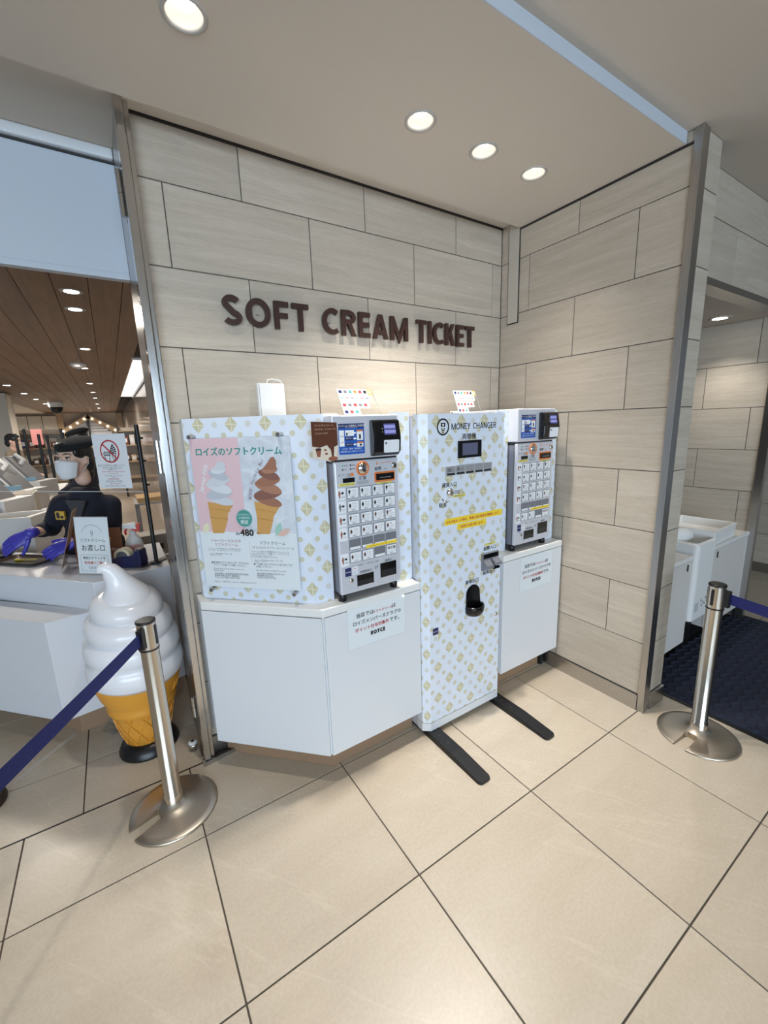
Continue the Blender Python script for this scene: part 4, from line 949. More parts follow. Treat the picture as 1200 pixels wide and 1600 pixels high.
# ================================================================== STANCHIONS
def stanchion(x, y, h, notch, label, belt_dir):
    t = thing('stanchion', (x, y, 0), label, 'stanchion', 'belt stanchions')
    R_, w = 0.168, 0.026
    prof = [(R_, 0.001), (R_, 0.006), (R_ - 0.005, 0.010), (0.14, 0.0125), (0.11, 0.016), (0.085, 0.020), (0.066, 0.025), (0.058, 0.029), (0.0555, 0.030), (0.047, 0.035), (0.036, 0.050)]
    n = 60; rows = []
    for r, z in prof:
        dl = math.asin(w / r) if r > 0.06 else (0.30 if r > 0.057 else 0.0)
        rows.append([(x + r * math.cos(notch + dl + (2 * math.pi - 2 * dl) * i / n), y + r * math.sin(notch + dl + (2 * math.pi - 2 * dl) * i / n), z) for i in range(n + 1)])
    m = MB(); k = n + 1
    m.add([p for r in rows for p in r], [(i * k + j, i * k + j + 1, (i + 1) * k + j + 1, (i + 1) * k + j) for i in range(len(rows) - 1) for j in range(n)], True)
    for e in (0, n):                                  # slot walls
        for i in range(len(rows) - 1):
            a, b = rows[i][e], rows[i + 1][e]
            m.add([a, b, (b[0], b[1], 0.001), (a[0], a[1], 0.001)], [(0, 1, 2, 3)])
    m.build('base', STEEL_B, t)
    MB().lathe((x, y, 0), [(0.036, 0.010), (0.036, 0.080), (0.0325, 0.084), (0.0325, h - 0.118)], 32).build('pole', STEEL_W, t)
    MB().lathe((x, y, h - 0.120), [(0.0325, 0), (0.0350, 0.001), (0.0350, 0.006), (0.0325, 0.007)], 32).build('collar', BLACK, t)
    hd = MB().lathe((x, y, 0), [(0.0335, h - 0.112), (0.0335, h - 0.010)], 32).build('belt_head', STEEL_W, t)
    MB().lathe((x, y, h), [(0.0335, -0.010), (0.0350, -0.008), (0.0345, -0.002), (0.031, 0.0), (0.026, 0.0005), (0.0001, 0.0005)], 32).build('top_cap', BLACK, t)
    d = Vector((math.cos(belt_dir), math.sin(belt_dir), 0))
    for a in range(4):
        e = Vector((math.cos(belt_dir + a * math.pi / 2), math.sin(belt_dir + a * math.pi / 2), 0)); s = Vector((-e.y, e.x, 0))
        c = Vector((x, y, h - 0.058)) + e * 0.0315; wd = 0.011 if a == 0 else 0.006
        MB().hexa([c - s * wd - Vector((0, 0, 0.040)), c + s * wd - Vector((0, 0, 0.040)), c + s * wd + e * (0.022 if a == 0 else 0.004) - Vector((0, 0, 0.040)), c - s * wd + e * (0.022 if a == 0 else 0.004) - Vector((0, 0, 0.040)),
                   c - s * wd + Vector((0, 0, 0.036)), c + s * wd + Vector((0, 0, 0.036)), c + s * wd + e * (0.022 if a == 0 else 0.004) + Vector((0, 0, 0.036)), c - s * wd + e * (0.022 if a == 0 else 0.004) + Vector((0, 0, 0.036))]).build('belt_slot', BLACK, hd)
    return t
def belt(p0, p1, label, w=0.048):
    m = MB(); p0, p1 = Vector(p0), Vector(p1); n = 10; vs = []
    s = (p1 - p0).cross(Vector((0, 0, 1))).normalized() * 0.0008
    for i in range(n + 1):
        u = i / n; q = p0.lerp(p1, u); q.z -= 0.02 * 4 * u * (1 - u)
        vs += [q - s - Vector((0, 0, w / 2)), q - s + Vector((0, 0, w / 2)), q + s + Vector((0, 0, w / 2)), q + s - Vector((0, 0, w / 2))]
    m.add(vs, [(i * 4 + j, i * 4 + (j + 1) % 4, i * 4 + 4 + (j + 1) % 4, i * 4 + 4 + j) for i in range(n) for j in range(4)] + [(3, 2, 1, 0), (n * 4, n * 4 + 1, n * 4 + 2, n * 4 + 3)])
    return tag(m.build('barrier_belt', BELT), label, 'belt', 'navy barrier belts')
a1 = math.atan2(-0.55, -0.33); a2 = -math.pi / 2 - 0.10
stanchion(-2.165, -0.236, 0.854, math.radians(197), 'steel stanchion with slotted round base beside the giant ice cream cone', a1)
stanchion(0.045, -1.28, 0.79, math.radians(176), 'steel stanchion with slotted round base on the right, by the navy mat', a2)
belt((-2.165 + 0.054 * math.cos(a1), -0.236 + 0.054 * math.sin(a1), 0.797), (-2.165 + 1.5 * math.cos(a1), -0.236 + 1.5 * math.sin(a1), 0.797), 'navy barrier belt running to the left from the stanchion by the cone')
belt((0.045 + 0.054 * math.cos(a2), -1.28 + 0.054 * math.sin(a2), 0.732), (0.045 + 1.4 * math.cos(a2), -1.28 + 1.4 * math.sin(a2), 0.732), 'navy barrier belt leaving the right frame edge')
k = thing('floor_weight', (-2.86, 0.25, 0), 'dark rounded weight on the floor at the left picture edge', 'weight')
MB().lathe((-2.86, 0.25, 0), [(0.0001, 0.001), (0.085, 0.001), (0.088, 0.02), (0.075, 0.045), (0.04, 0.056), (0.0001, 0.058)], 24).build('body', mat('dark_brown_rubber', srgb(48, 36, 32), 0.5), k)
MB().lathe((-2.86, 0.25, 0.057), [(0.012, 0), (0.012, 0.02), (0.0001, 0.022)], 14).build('knob', BLACK, k)

# ================================================================== GIANT SOFT CREAM CONE
def giant_cone():
    x, y = -2.222, 0.255
    t = thing('ice_cream_statue', (x, y, 0), 'giant plastic soft cream cone statue on a black round foot', 'statue')
    MB().lathe((x, y, 0), [(0.0001, 0.001), (0.135, 0.001), (0.135, 0.010), (0.118, 0.045), (0.095, 0.060), (0.0001, 0.062)], 36).build('foot', BLACK, t)
    WAF = mat('orange_wafer_plastic', srgb(226, 158, 58), 0.32)
    w = MB().lathe((x, y, 0), [(0.090, 0.060), (0.100, 0.065), (0.118, 0.150), (0.140, 0.235), (0.150, 0.248), (0.152, 0.262), (0.146, 0.275), (0.158, 0.300), (0.172, 0.335), (0.186, 0.385), (0.190, 0.400), (0.188, 0.415), (0.170, 0.420), (0.0001, 0.42)], 48).build('wafer_cone', WAF, t)
    # raised waffle lattice on the lower cone
    for s in (-1, 1):
        for i in range(12):
            path = []
            for j in range(9):
                u = j / 8; z = 0.072 + u * 0.155; r = 0.101 + (z - 0.065) / 0.17 * 0.040 + 0.0005; a = i * math.pi / 6 + s * u * 0.62
                path.append((x + r * math.cos(a), y + r * math.sin(a), z))
            MB().tube(path, 0.0026, 5, caps=False).build('waffle_ridge', WAF, w)
    # raised plaque strokes on the rim
    for i, a in enumerate((-0.62, -0.50, -0.38)):
        r = 0.1655; c = Vector((x + r * math.cos(a), y + r * math.sin(a), 0.320))
        MB().tube([c + Vector((-0.004 * math.cos(a), -0.004 * math.sin(a), -0.016)), c + Vector((0.012 * math.cos(a), 0.012 * math.sin(a), 0.030))], 0.0028, 6).build('rim_mark', WAF, w)
    # swirl: stacked rolls spiralling up, plus the bent tip
    CR = mat('glossy_white_plastic', srgb(236, 236, 240), 0.22)
    prof = [(0.150, 0.415), (0.185, 0.405), (0.203, 0.430), (0.207, 0.470), (0.200, 0.505), (0.186, 0.522), (0.196, 0.535), (0.202, 0.565), (0.197, 0.600), (0.180, 0.622), (0.168, 0.628), (0.180, 0.642), (0.183, 0.670), (0.174, 0.702), (0.152, 0.718), (0.140, 0.722), (0.150, 0.738), (0.148, 0.765), (0.132, 0.795), (0.100, 0.812), (0.06, 0.818), (0.0001, 0.82)]
    m = MB(); n = 48; vs = []
    for i, (r, z) in enumerate(prof):
        for j in range(n):
            a = 2 * math.pi * j / n; tilt = 0.020 * math.sin(a - 0.4) * (0 if i == 0 else 1)
            vs.append((x + r * math.cos(a), y + r * math.sin(a), z + tilt))
    m.add(vs, [(i * n + j, i * n + (j + 1) % n, (i + 1) * n + (j + 1) % n, (i + 1) * n + j) for i in range(len(prof) - 1) for j in range(n)], True)
    path = [(x, y, 0.770), (x - 0.004, y, 0.800), (x - 0.006, y, 0.820), (x - 0.012, y, 0.850), (x - 0.020, y - 0.004, 0.880), (x - 0.030, y - 0.008, 0.910), (x - 0.044, y - 0.012, 0.936), (x - 0.062, y - 0.016, 0.952), (x - 0.080, y - 0.018, 0.950), (x - 0.090, y - 0.018, 0.938)]
    m.tube(path, [0.112, 0.108, 0.094, 0.070, 0.054, 0.045, 0.038, 0.030, 0.020, 0.006], 24)
    m.build('cream_swirl', CR, t)
giant_cone()
pb = MB(); rng = random.Random(3)
pts = []
for i in range(14):
    for j in range(9):
        a = 2 * math.pi * i / 14; ph = math.pi * j / 8; r = 0.055 * (0.7 + 0.6 * rng.random())
        pts.append((-2.335 + 1.3 * r * math.sin(ph) * math.cos(a), 0.44 + 0.6 * r * math.sin(ph) * math.sin(a), 0.048 - r * 0.8 * math.cos(ph)))
pb.add([(p[0], p[1], max(0.001, p[2])) for p in pts], [(i * 9 + j, ((i + 1) % 14) * 9 + j, ((i + 1) % 14) * 9 + j + 1, i * 9 + j + 1) for i in range(14) for j in range(8)])
tag(pb.build('plastic_bag', mat_clear('clear_bag_film', (0.86, 0.88, 0.90, 1), 1.8, 0.15, 1.0)), 'crumpled clear plastic bag on the floor behind the giant cone', 'bag')
MT = mat('white_floor_tape', srgb(206, 200, 190), 0.6)
m = MB(); a, b = Vector((-2.83, 0.275, 0)), Vector((-2.552, 0.562, 0)); s = Vector((0.7, -0.7, 0)) * 0.011
m.hexa([a - s, a + s, b + s, b - s] and [tuple(p + Vector((0, 0, z))) for z in (0.0003, 0.001) for p in (a - s, a + s, b + s, b - s)])
tag(m.build('floor_tape', MT), 'strip of white tape on the floor in front of the serving counter', 'tape')

# ---- door furniture on the left jamb
for z0, z1, nm in ((2.337, 2.491, 'upper steel hinge knuckle on the left jamb'), (1.378, 1.512, 'middle steel hinge knuckle on the left jamb, beside the poster'), (0.215, 0.320, 'lower steel hinge knuckle on the left jamb, behind the cone')):
    h = thing('hinge_assembly', (-2.022, 0.01, z0), nm, 'hinge', 'hinges on the left jamb')
    zm = (z0 + z1) / 2
    MB().cyl((-2.022, 0.012, z0), (-2.022, 0.012, zm - 0.001), 0.0095, n=18).build('knuckle', STEEL_P, h)
    MB().cyl((-2.022, 0.012, zm + 0.001), (-2.022, 0.012, z1), 0.0095, n=18).build('knuckle', STEEL_P, h)
    MB().box(-2.0135, -2.0105, 0.012, 0.060, z0, z1).build('leaf', STEEL, h)
ds = thing('door_stop', (-2.045, 0.07, 0), 'white capped door stop on the floor beside the left jamb', 'door stop')
MB().lathe((-2.045, 0.07, 0), [(0.0001, 0.001), (0.016, 0.001), (0.014, 0.020), (0.020, 0.024), (0.020, 0.040), (0.0001, 0.042)], 20).build('body', STEEL_P, ds)
MB().lathe((-2.045, 0.07, 0.0415), [(0.020, 0), (0.020, 0.008), (0.008, 0.011), (0.0001, 0.011)], 20).build('cap', WPLASTIC, ds)
MB().lathe((-2.045, 0.07, 0.0527), [(0.008, 0), (0.0001, 0.0008)], 14).build('cap_hole', INK, ds)
fp = thing('floor_pivot', (-1.95, -0.06, 0), 'steel floor pivot plate and angle bar at the foot of the left jamb', 'floor pivot')
MB().box(-2.022, -2.014, -0.072, 0.05, 0.0005, 0.030).build('side_bar', STEEL, fp)
MB().hexa([(-2.020, -0.078, 0.0005), (-1.872, -0.060, 0.0005), (-1.872, -0.052, 0.0005), (-2.020, -0.066, 0.0005), (-2.020, -0.078, 0.014), (-1.872, -0.060, 0.014), (-1.872, -0.052, 0.014), (-2.020, -0.066, 0.014)]).build('front_bar', STEEL, fp)
MB().cyl((-2.021, -0.040, 0.001), (-2.021, -0.040, 0.034), 0.006, n=12).build('pin', CHROME, fp)

# ================================================================== HEADER OVER THE SHOP OPENING
struct('wall_header_left', MB().box(-5.0, -2.011, 0.30, 0.33, 2.225, 2.69), PANEL_WHITE)
struct('trim_10', MB().box(-5.0, -2.011, 0.296, 0.334, 2.200, 2.2235), PANEL_WHITE)
struct('trim_11', MB().box(-5.0, -2.011, 0.272, 0.2995, 2.650, 2.6895), WHITE_PAINT, bevel=0.006)
struct('trim_12', MB().box(-5.0, -2.011, 0.2955, 0.2998, 2.640, 2.6485), BLACKJOINT)

# ================================================================== NICHE ON THE RIGHT
def mat_piece():
    t = thing('entrance_mat', (1.0, -1.7, 0), 'dark navy ribbed entrance mat on the right', 'mat')
    MB().box(0.262, 1.742, -3.0, -0.872, 0.0005, 0.008).build('pile', MATM, t)
    b = MB()
    for x0, x1, y0, y1 in ((0.24, 0.262, -3.02, -0.85), (1.742, 1.764, -3.02, -0.85), (0.262, 1.742, -0.872, -0.85), (0.262, 1.742, -3.02, -3.0)): b.box(x0, x1, y0, y1, 0.0005, 0.006)
    b.build('rubber_border', BLACK, t)
    ch = MB(); NV = 0
    for i in range(33):                                   # raised chevron ribs of the pile
        x = 0.285 + i * 0.0443; 
        for j in range(46):
            y = -0.885 - j * 0.046; s = 0.018 if (i % 2) else -0.018
            ch.hexa([(x - 0.019, y - 0.006 - s / 2, 0.008), (x + 0.019, y - 0.006 + s / 2, 0.008), (x + 0.019, y + 0.010 + s / 2, 0.008), (x - 0.019, y + 0.010 - s / 2, 0.008), (x - 0.017, y - 0.004 - s / 2, 0.0125), (x + 0.017, y - 0.004 + s / 2, 0.0125), (x + 0.017, y + 0.008 + s / 2, 0.0125), (x - 0.017, y + 0.008 - s / 2, 0.0125)])
    tag(ch.build('pile_ribs', MATM, t), kind='stuff')
mat_piece()
def niche_cabinet(x0, x1, label):
    t = thing('wash_cabinet', ((x0 + x1) / 2, -0.6, 0), label, 'cabinet', 'low cabinets in the wash niche')
    MB().box(x0 + 0.004, x1 - 0.004, -0.902, -0.31, 0.107, 0.664).build('body', mat('warm_white_laminate', srgb(214, 209, 203), 0.45), t)
    MB().box(x0 + 0.002, x1 - 0.002, -0.920, -0.903, 0.107, 0.660).build('door', mat('warm_white_laminate'), t, bevel=0.001)
    MB().box(x0, x1, -0.926, -0.31, 0.666, 0.692).build('worktop', LAM_TOP, t, bevel=0.002)
    MB().box(x0 + 0.02, x1 - 0.02, -0.845, -0.31, 0.001, 0.106).build('plinth', BLACK, t)
    a = x0 + 0.05 if x0 > 1 else x1 - 0.075
    MB().prism(front(a, -0.920, 0.600), rrect(0, 0.020, 0, 0.045, 0.009), 0.0, 0.003).build('finger_pull', mat('dark_pull', srgb(70, 66, 62), 0.4), t)
niche_cabinet(0.20, 0.752, 'low white wash cabinet half hidden behind the end of the right wall')
niche_cabinet(1.066, 1.664, 'low white wash cabinet beside the steel pillar')
hd = thing('hand_dryer', (0.91, -0.75, 0), 'white open-topped standing hand dryer between the two wash cabinets', 'hand dryer')
m = MB(); x0, x1, y0, y1, r = 0.765, 1.038, -0.94, -0.50, 0.03
out = rrect(x0, x1, y0, y1, r, 5); inn = rrect(x0 + 0.016, x1 - 0.016, y0 + 0.016, y1 - 0.016, 0.02, 5); n = len(out)
lvl = [(out, 0.245), (out, 0.752), (inn, 0.760), (inn, 0.640)]
m.add([(p[0], p[1], z) for ring, z in lvl for p in ring], [(i * n + j, i * n + (j + 1) % n, (i + 1) * n + (j + 1) % n, (i + 1) * n + j) for i in range(3) for j in range(n)] + [tuple(range(n - 1, -1, -1)), tuple(3 * n + i for i in range(n))])
m.build('case', WPLASTIC, hd)
MB().box(0.80, 1.02, -0.86, -0.55, 0.001, 0.244).build('stand', BLACK, hd)
m = MB().tube([(0.80, -0.76, 0.77), (0.86, -0.78, 0.772), (0.93, -0.80, 0.768), (0.955, -0.81, 0.755)], [0.05, 0.055, 0.05, 0.02], 16); m.build('air_duct', WPLASTIC, hd)
lb = MB().fbox(front(0.80, -0.940, 0.30), 0.0, 0.060, 0.0, 0.060, 0.0003, 0.0007).build('info_label', mat('grey_label', srgb(196, 196, 198), 0.5), hd)
for a, b in ((0.085, 0.058), (0.115, 0.040), (0.150, 0.062), (0.185, 0.05), (0.10, 0.02), (0.14, 0.025), (0.18, 0.012)):
    MB().fbox(front(0.80, -0.940, 0.30), a, a + 0.016, b, b + 0.012, 0.0003, 0.0007).build('label_mark', INK_GREY, hd)
sk = thing('vessel_sink', (1.22, -0.74, 0.692), 'white rectangular vessel sink behind the hand dryer', 'sink')
m = MB(); rings = [([(1.055, -0.915), (1.44, -0.90), (1.44, -0.56), (1.055, -0.575)], 0.6925), ([(1.045, -0.92), (1.45, -0.905), (1.45, -0.55), (1.045, -0.565)], 0.790), ([(1.058, -0.907), (1.437, -0.892), (1.437, -0.563), (1.058, -0.578)], 0.790), ([(1.075, -0.89), (1.42, -0.876), (1.42, -0.58), (1.075, -0.594)], 0.735)]
m.add([(p[0], p[1], z) for ring, z in rings for p in ring], [(i * 4 + j, i * 4 + (j + 1) % 4, (i + 1) * 4 + (j + 1) % 4, (i + 1) * 4 + j) for i in range(3) for j in range(4)] + [(3, 2, 1, 0), (12, 13, 14, 15)])
m.build('basin', mat('sink_ceramic', srgb(238, 238, 236), 0.15), sk, bevel=0.003)
MB().lathe((1.25, -0.735, 0.7352), [(0.022, 0), (0.02, 0.003), (0.0001, 0.003)], 18).build('drain', CHROME, sk)
nl = downlight(1.393, -0.674, 2.1775, 0.055, 'small downlight in the low ceiling of the wash niche', 42, recess=-0.004, group='downlights of the wash niche')

# ================================================================== SERVING COUNTER
c = thing('serving_counter', (-2.4, 0.8, 0), 'white two-level serving counter with slanted front behind the giant cone', 'counter')
up = [(-2.352, 0.494), (-1.996, 0.556), (-1.996, 1.16), (-2.12, 1.16), (-2.22, 0.93), (-2.95, 1.68), (-3.18, 1.44)]
WC = mat('counter_solid_white', srgb(216, 218, 223), 0.3)
MB().prism(FU, [(-2.565, 0.470), (-2.350, 0.502), (-3.20, 1.403), (-3.35, 1.31)], 0.138, 0.673).build('lower_block', WC, c, bevel=0.003)
MB().prism(FU, up, 0.138, 0.819).build('upper_block', WC, c, bevel=0.003)
MB().prism(FU, [(-2.518, 0.553), (-2.02, 0.64), (-2.02, 1.12), (-2.25, 0.98), (-2.93, 1.64), (-3.12, 1.38)], 0.001, 0.137).build('plinth', KICK, c)
MB().hexa([(-2.125, 0.600, 0.8195), (-1.998, 0.690, 0.8195), (-1.998, 0.745, 0.8195), (-2.165, 0.628, 0.8195), (-2.125, 0.600, 0.826), (-1.998, 0.690, 0.826), (-1.998, 0.745, 0.826), (-2.165, 0.628, 0.826)]).build('steel_strip', mat('dark_steel', srgb(96, 94, 92), 0.35, 0.8), c)
CZ = 0.8198
# partition of clear acrylic with its black pole, and the A4 notice fixed to it
Fp = Frame((-2.78, 1.368, 0), (1, -1, 0))
pt = thing('counter_partition', (-2.055, 0.643, 0.826), 'clear acrylic spatter guard with a black pole on the serving counter', 'partition')
MB().fbox(Fp, 0.0, 1.012, 1.232, 1.80, -0.0025, 0.0025).build('clear_sheet', ACRYL, pt)
MB().fbox(Fp, 0.0, 1.012, 1.2295, 1.2325, -0.003, 0.003).build('sheet_edge', mat('frosted_edge', srgb(196, 204, 208), 0.3), pt)
MB().cyl((-2.055, 0.643, 0.826), (-2.055, 0.643, 1.590), 0.0105, n=18).build('pole', BLACK_M, pt)
MB().lathe((-2.055, 0.643, 0.826), [(0.03, 0.0003), (0.03, 0.004), (0.0105, 0.006)], 20).build('pole_foot', BLACK_M, pt)
for z in (1.27, 1.40, 1.52): MB().cyl((-2.055, 0.643, z), (-2.035, 0.625, z), 0.006, n=10).build('clamp', BLACK_M, pt)
sn = thing('eating_notice', (-2.18, 0.77, 1.25), 'white notice with a red no eating or drinking mark, fixed to the clear partition', 'notice')
Fs = Frame((-2.262, 0.850, 1.2505), (1, -1, 0)); c0 = 0.0036
MB().fbox(Fs, 0, 0.215, 0, 0.297, 0.003, c0).build('sheet', PAPER, sn)
def ring2d(m, F, cx, cz, r0, r1, c, n=40):
    a_, b_ = circle(cx, cz, r0, n), circle(cx, cz, r1, n)
    for q in range(n): m.add([F.p(*a_[q], c), F.p(*a_[(q + 1) % n], c), F.p(*b_[(q + 1) % n], c), F.p(*b_[q], c)], [(0, 1, 2, 3)])
    return m
def stroke(m, F, pts, w, c, closed=False):
    if closed: pts = pts + [pts[0]]
    for (x0, y0), (x1, y1) in zip(pts, pts[1:]):
        L = math.hypot(x1 - x0, y1 - y0) or 1; dx, dy = (x1 - x0) / L * w / 2, (y1 - y0) / L * w / 2
        m.poly(F, [(x0 - dx + dy, y0 - dy - dx), (x1 + dx + dy, y1 + dy - dx), (x1 + dx - dy, y1 + dy + dx), (x0 - dx - dy, y0 - dy + dx)], c)
    return m
m = MB(); stroke(m, Fs, [(0.066, 0.182), (0.072, 0.150), (0.096, 0.150), (0.102, 0.182)], 0.004, c0 + 0.0003, True); stroke(m, Fs, [(0.062, 0.190), (0.106, 0.190), (0.100, 0.200), (0.068, 0.200)], 0.004, c0 + 0.0003, True)
stroke(m, Fs, [(0.112, 0.192), (0.128, 0.148), (0.142, 0.192)], 0.004, c0 + 0.0003, True)
for i in range(4): stroke(m, Fs, [(0.112 + 0.002 * i, 0.196 + 0.010 * i), (0.142 - 0.005 * i, 0.203 + 0.010 * i)], 0.006, c0 + 0.0003)
stroke(m, Fs, [(0.112, 0.196), (0.110, 0.212), (0.118, 0.226), (0.126, 0.240), (0.134, 0.228), (0.142, 0.214), (0.143, 0.200)], 0.004, c0 + 0.0003)
m.build('pictogram', INK, sn)
m = MB(); ring2d(m, Fs, 0.104, 0.203, 0.062, 0.054, c0 + 0.0006); stroke(m, Fs, [(0.062, 0.243), (0.146, 0.163)], 0.008, c0 + 0.0006); m.build('prohibition_mark', mat('sign_red', srgb(190, 44, 52), 0.5), sn)
m = MB().text(Fs, '店内での飲食はご遠慮ください。', 0.106, 0.122, 0.0125, 'CENTER', c=c0 + 0.0004).text(Fs, '飲み物やお菓子の持ち込みも\nご遠慮願います。', 0.106, 0.110, 0.0098, 'CENTER', c=c0 + 0.0004).text(Fs, 'We appreciate your cooperation.\nThank you.', 0.106, 0.068, 0.0085, 'CENTER', c=c0 + 0.0004).text(Fs, '店内禁止饮食，请予配合。', 0.106, 0.036, 0.0100, 'CENTER', c=c0 + 0.0004).text(Fs, '매장 내 음식물 섭취를 삼가 주세요.', 0.106, 0.010, 0.0092, 'CENTER', c=c0 + 0.0004)
m.build('lettering', INK_GREY, sn)
MB().text(Fs, 'Please refrain from eating or drinking\nin this open area.', 0.106, 0.090, 0.0098, 'CENTER', c=c0 + 0.0004).text(Fs, '請勿在店內飲食。', 0.106, 0.048, 0.0100, 'CENTER', c=c0 + 0.0004).text(Fs, '매장 내 취식 금지', 0.106, 0.023, 0.0100, 'CENTER', c=c0 + 0.0004).build('red_lettering', INK_RED, sn)
# pick-up sign
ps = thing('pickup_sign', (-2.34, 0.64, CZ), 'white pick-up sign in a clear stand on the serving counter', 'sign')
Fq = Frame((-2.414, 0.704, CZ), (0.149, -0.131, 0), (0.016, 0.018, 0.305))
MB().fbox(Fq, 0, 0.198, 0.004, 0.306, 0.0, 0.0015).build('sheet', PAPER, ps)
MB().fbox(Fq, -0.003, 0.201, 0.0008, 0.309, 0.0022, 0.0042).build('clear_front', ACRYL, ps)
MB().fbox(Fq, -0.003, 0.201, 0.306, 0.309, -0.002, 0.0043).build('stand_edge', GREYPL, ps)
MB().fbox(Fq, -0.003, 0.201, 0.0008, 0.0038, -0.05, 0.0045).build('stand_foot', ACRYL, ps)
m = MB()
for i in range(28):
    a = math.pi * (0.12 + 0.76 * i / 27); m.prism(Fq, circle(0.099 - 0.062 * math.cos(a), 0.208 + 0.058 * math.sin(a), 0.0016, 6), 0.0015, 0.0018)
stroke(m, Fq, [(0.093, 0.222), (0.099, 0.205), (0.105, 0.222)], 0.0016, 0.0018, True); ring2d(m, Fq, 0.099, 0.228, 0.0075, 0.006, 0.0018, 14)
m.text(Fq, 'ソフトクリーム', 0.099, 0.176, 0.0215, 'CENTER', c=0.0018, off=0.006).text(Fq, 'お渡し口', 0.099, 0.130, 0.036, 'CENTER', c=0.0018, off=0.008).text(Fq, '事前にチケットを', 0.099, 0.083, 0.0170, 'CENTER', c=0.0018, off=0.008).text(Fq, 'ください。', 0.099, 0.030, 0.0170, 'CENTER', c=0.0018, off=0.008)
m.build('lettering', INK, ps)
MB().btext(Fq, '券売機でご購入', 0.099, 0.056, 0.0180, 'CENTER', c=0.0018).build('red_lettering', mat('rust_ink', srgb(196, 96, 70), 0.6), ps)
m = MB(); stroke(m, Fq, [(0.018, 0.018), (0.180, 0.018), (0.180, 0.106), (0.018, 0.106)], 0.0012, 0.0018, True); m.build('frame_line', INK_GREY, ps)
# leaning menu stand seen nearly edge on
ls = thing('menu_stand', (-2.5, 0.86, CZ), 'clear menu stand seen almost edge-on, left of the pick-up sign', 'sign')
Fl = Frame((-2.508, 0.80, CZ), (0.085, 0.99, 0), (0.29, -0.02, 0.98))
MB().fbox(Fl, 0, 0.165, 0.004, 0.345, -0.002, 0.004).build('clear_plate', ACRYL, ls)
MB().fbox(Fl, 0.006, 0.159, 0.014, 0.340, 0.0045, 0.0052).build('print', mat('menu_print', srgb(206, 170, 142), 0.4), ls)
MB().fbox(Fl, 0.010, 0.155, 0.03, 0.13, 0.0054, 0.0058).build('print_photo', mat('chocolate_print'), ls)
MB().hexa([(-2.575, 0.80, CZ), (-2.508, 0.795, CZ), (-2.492, 0.96, CZ), (-2.56, 0.965, CZ), (-2.575, 0.80, CZ + 0.004), (-2.508, 0.795, CZ + 0.004), (-2.492, 0.96, CZ + 0.004), (-2.56, 0.965, CZ + 0.004)]).build('base', ACRYL, ls)
# brown board behind the pick-up sign
bb = thing('brown_notice', (-2.36, 0.86, CZ), 'brown notice board with white lettering behind the pick-up sign', 'notice')
Fb2 = Frame((-2.435, 0.930, CZ), (0.245, -0.150, 0), (0.02, 0.03, 1))
MB().fbox(Fb2, 0, 0.27, 0.001, 0.205, 0.0, 0.004).build('board', mat('brown_board', srgb(122, 74, 48), 0.5), bb)
MB().text(Fb2, 'カップ・コーン', 0.02, 0.165, 0.022, c=0.0045).text(Fb2, 'お一人様お一つ限りとさせて頂きます。', 0.02, 0.075, 0.0145, c=0.0045).text(Fb2, 'ご了承ください。', 0.02, 0.040, 0.0145, c=0.0045).build('lettering', INK_WHITE, bb)
MB().btext(Fb2, 'ご注文は券売機で', 0.02, 0.130, 0.024, c=0.0045).build('yellow_lettering', YELLOW, bb)
# spray bottle
sb = thing('spray_bottle', (-2.145, 0.86, CZ), 'white spray bottle with red trigger on the serving counter', 'spray bottle')
x, y = -2.145, 0.86
MB().lathe((x, y, CZ), [(0.0001, 0.0005), (0.045, 0.0005), (0.047, 0.01), (0.047, 0.085), (0.036, 0.120), (0.018, 0.140), (0.016, 0.165), (0.0001, 0.166)], 24).build('bottle', WPLASTIC, sb)
MB().hexa([(x - 0.05, y - 0.014, CZ + 0.185), (x + 0.025, y - 0.014, CZ + 0.170), (x + 0.025, y + 0.014, CZ + 0.170), (x - 0.05, y + 0.014, CZ + 0.185), (x - 0.045, y - 0.012, CZ + 0.208), (x + 0.02, y - 0.012, CZ + 0.212), (x + 0.02, y + 0.012, CZ + 0.212), (x - 0.045, y + 0.012, CZ + 0.208)]).build('spray_head', WPLASTIC, sb, bevel=0.004)
RED = mat('red_plastic', srgb(206, 44, 38), 0.35)
MB().hexa([(x + 0.0, y - 0.013, CZ + 0.160), (x + 0.035, y - 0.013, CZ + 0.155), (x + 0.035, y + 0.013, CZ + 0.155), (x + 0.0, y + 0.013, CZ + 0.160), (x - 0.005, y - 0.013, CZ + 0.185), (x + 0.045, y - 0.013, CZ + 0.205), (x + 0.045, y + 0.013, CZ + 0.205), (x - 0.005, y + 0.013, CZ + 0.185)]).build('collar', RED, sb, bevel=0.003)
MB().tube([(x - 0.022, y - 0.002, CZ + 0.183), (x - 0.036, y - 0.004, CZ + 0.165), (x - 0.034, y - 0.004, CZ + 0.145)], 0.006, 8).build('trigger', RED, sb)
MB().prism(Frame((x, y - 0.0478, CZ + 0.06), (1, 0, 0)), rrect(-0.028, 0.028, -0.025, 0.03, 0.008), 0.0, 0.0006).build('bottle_label', mat('pink_label', srgb(232, 190, 186), 0.5), sb)
MB().text(Frame((x, y - 0.0485, CZ + 0.06), (1, 0, 0)), 'アルコール\n除菌', 0, 0.01, 0.012, 'CENTER', c=0.0004).build('label_ink', INK_RED, sb)
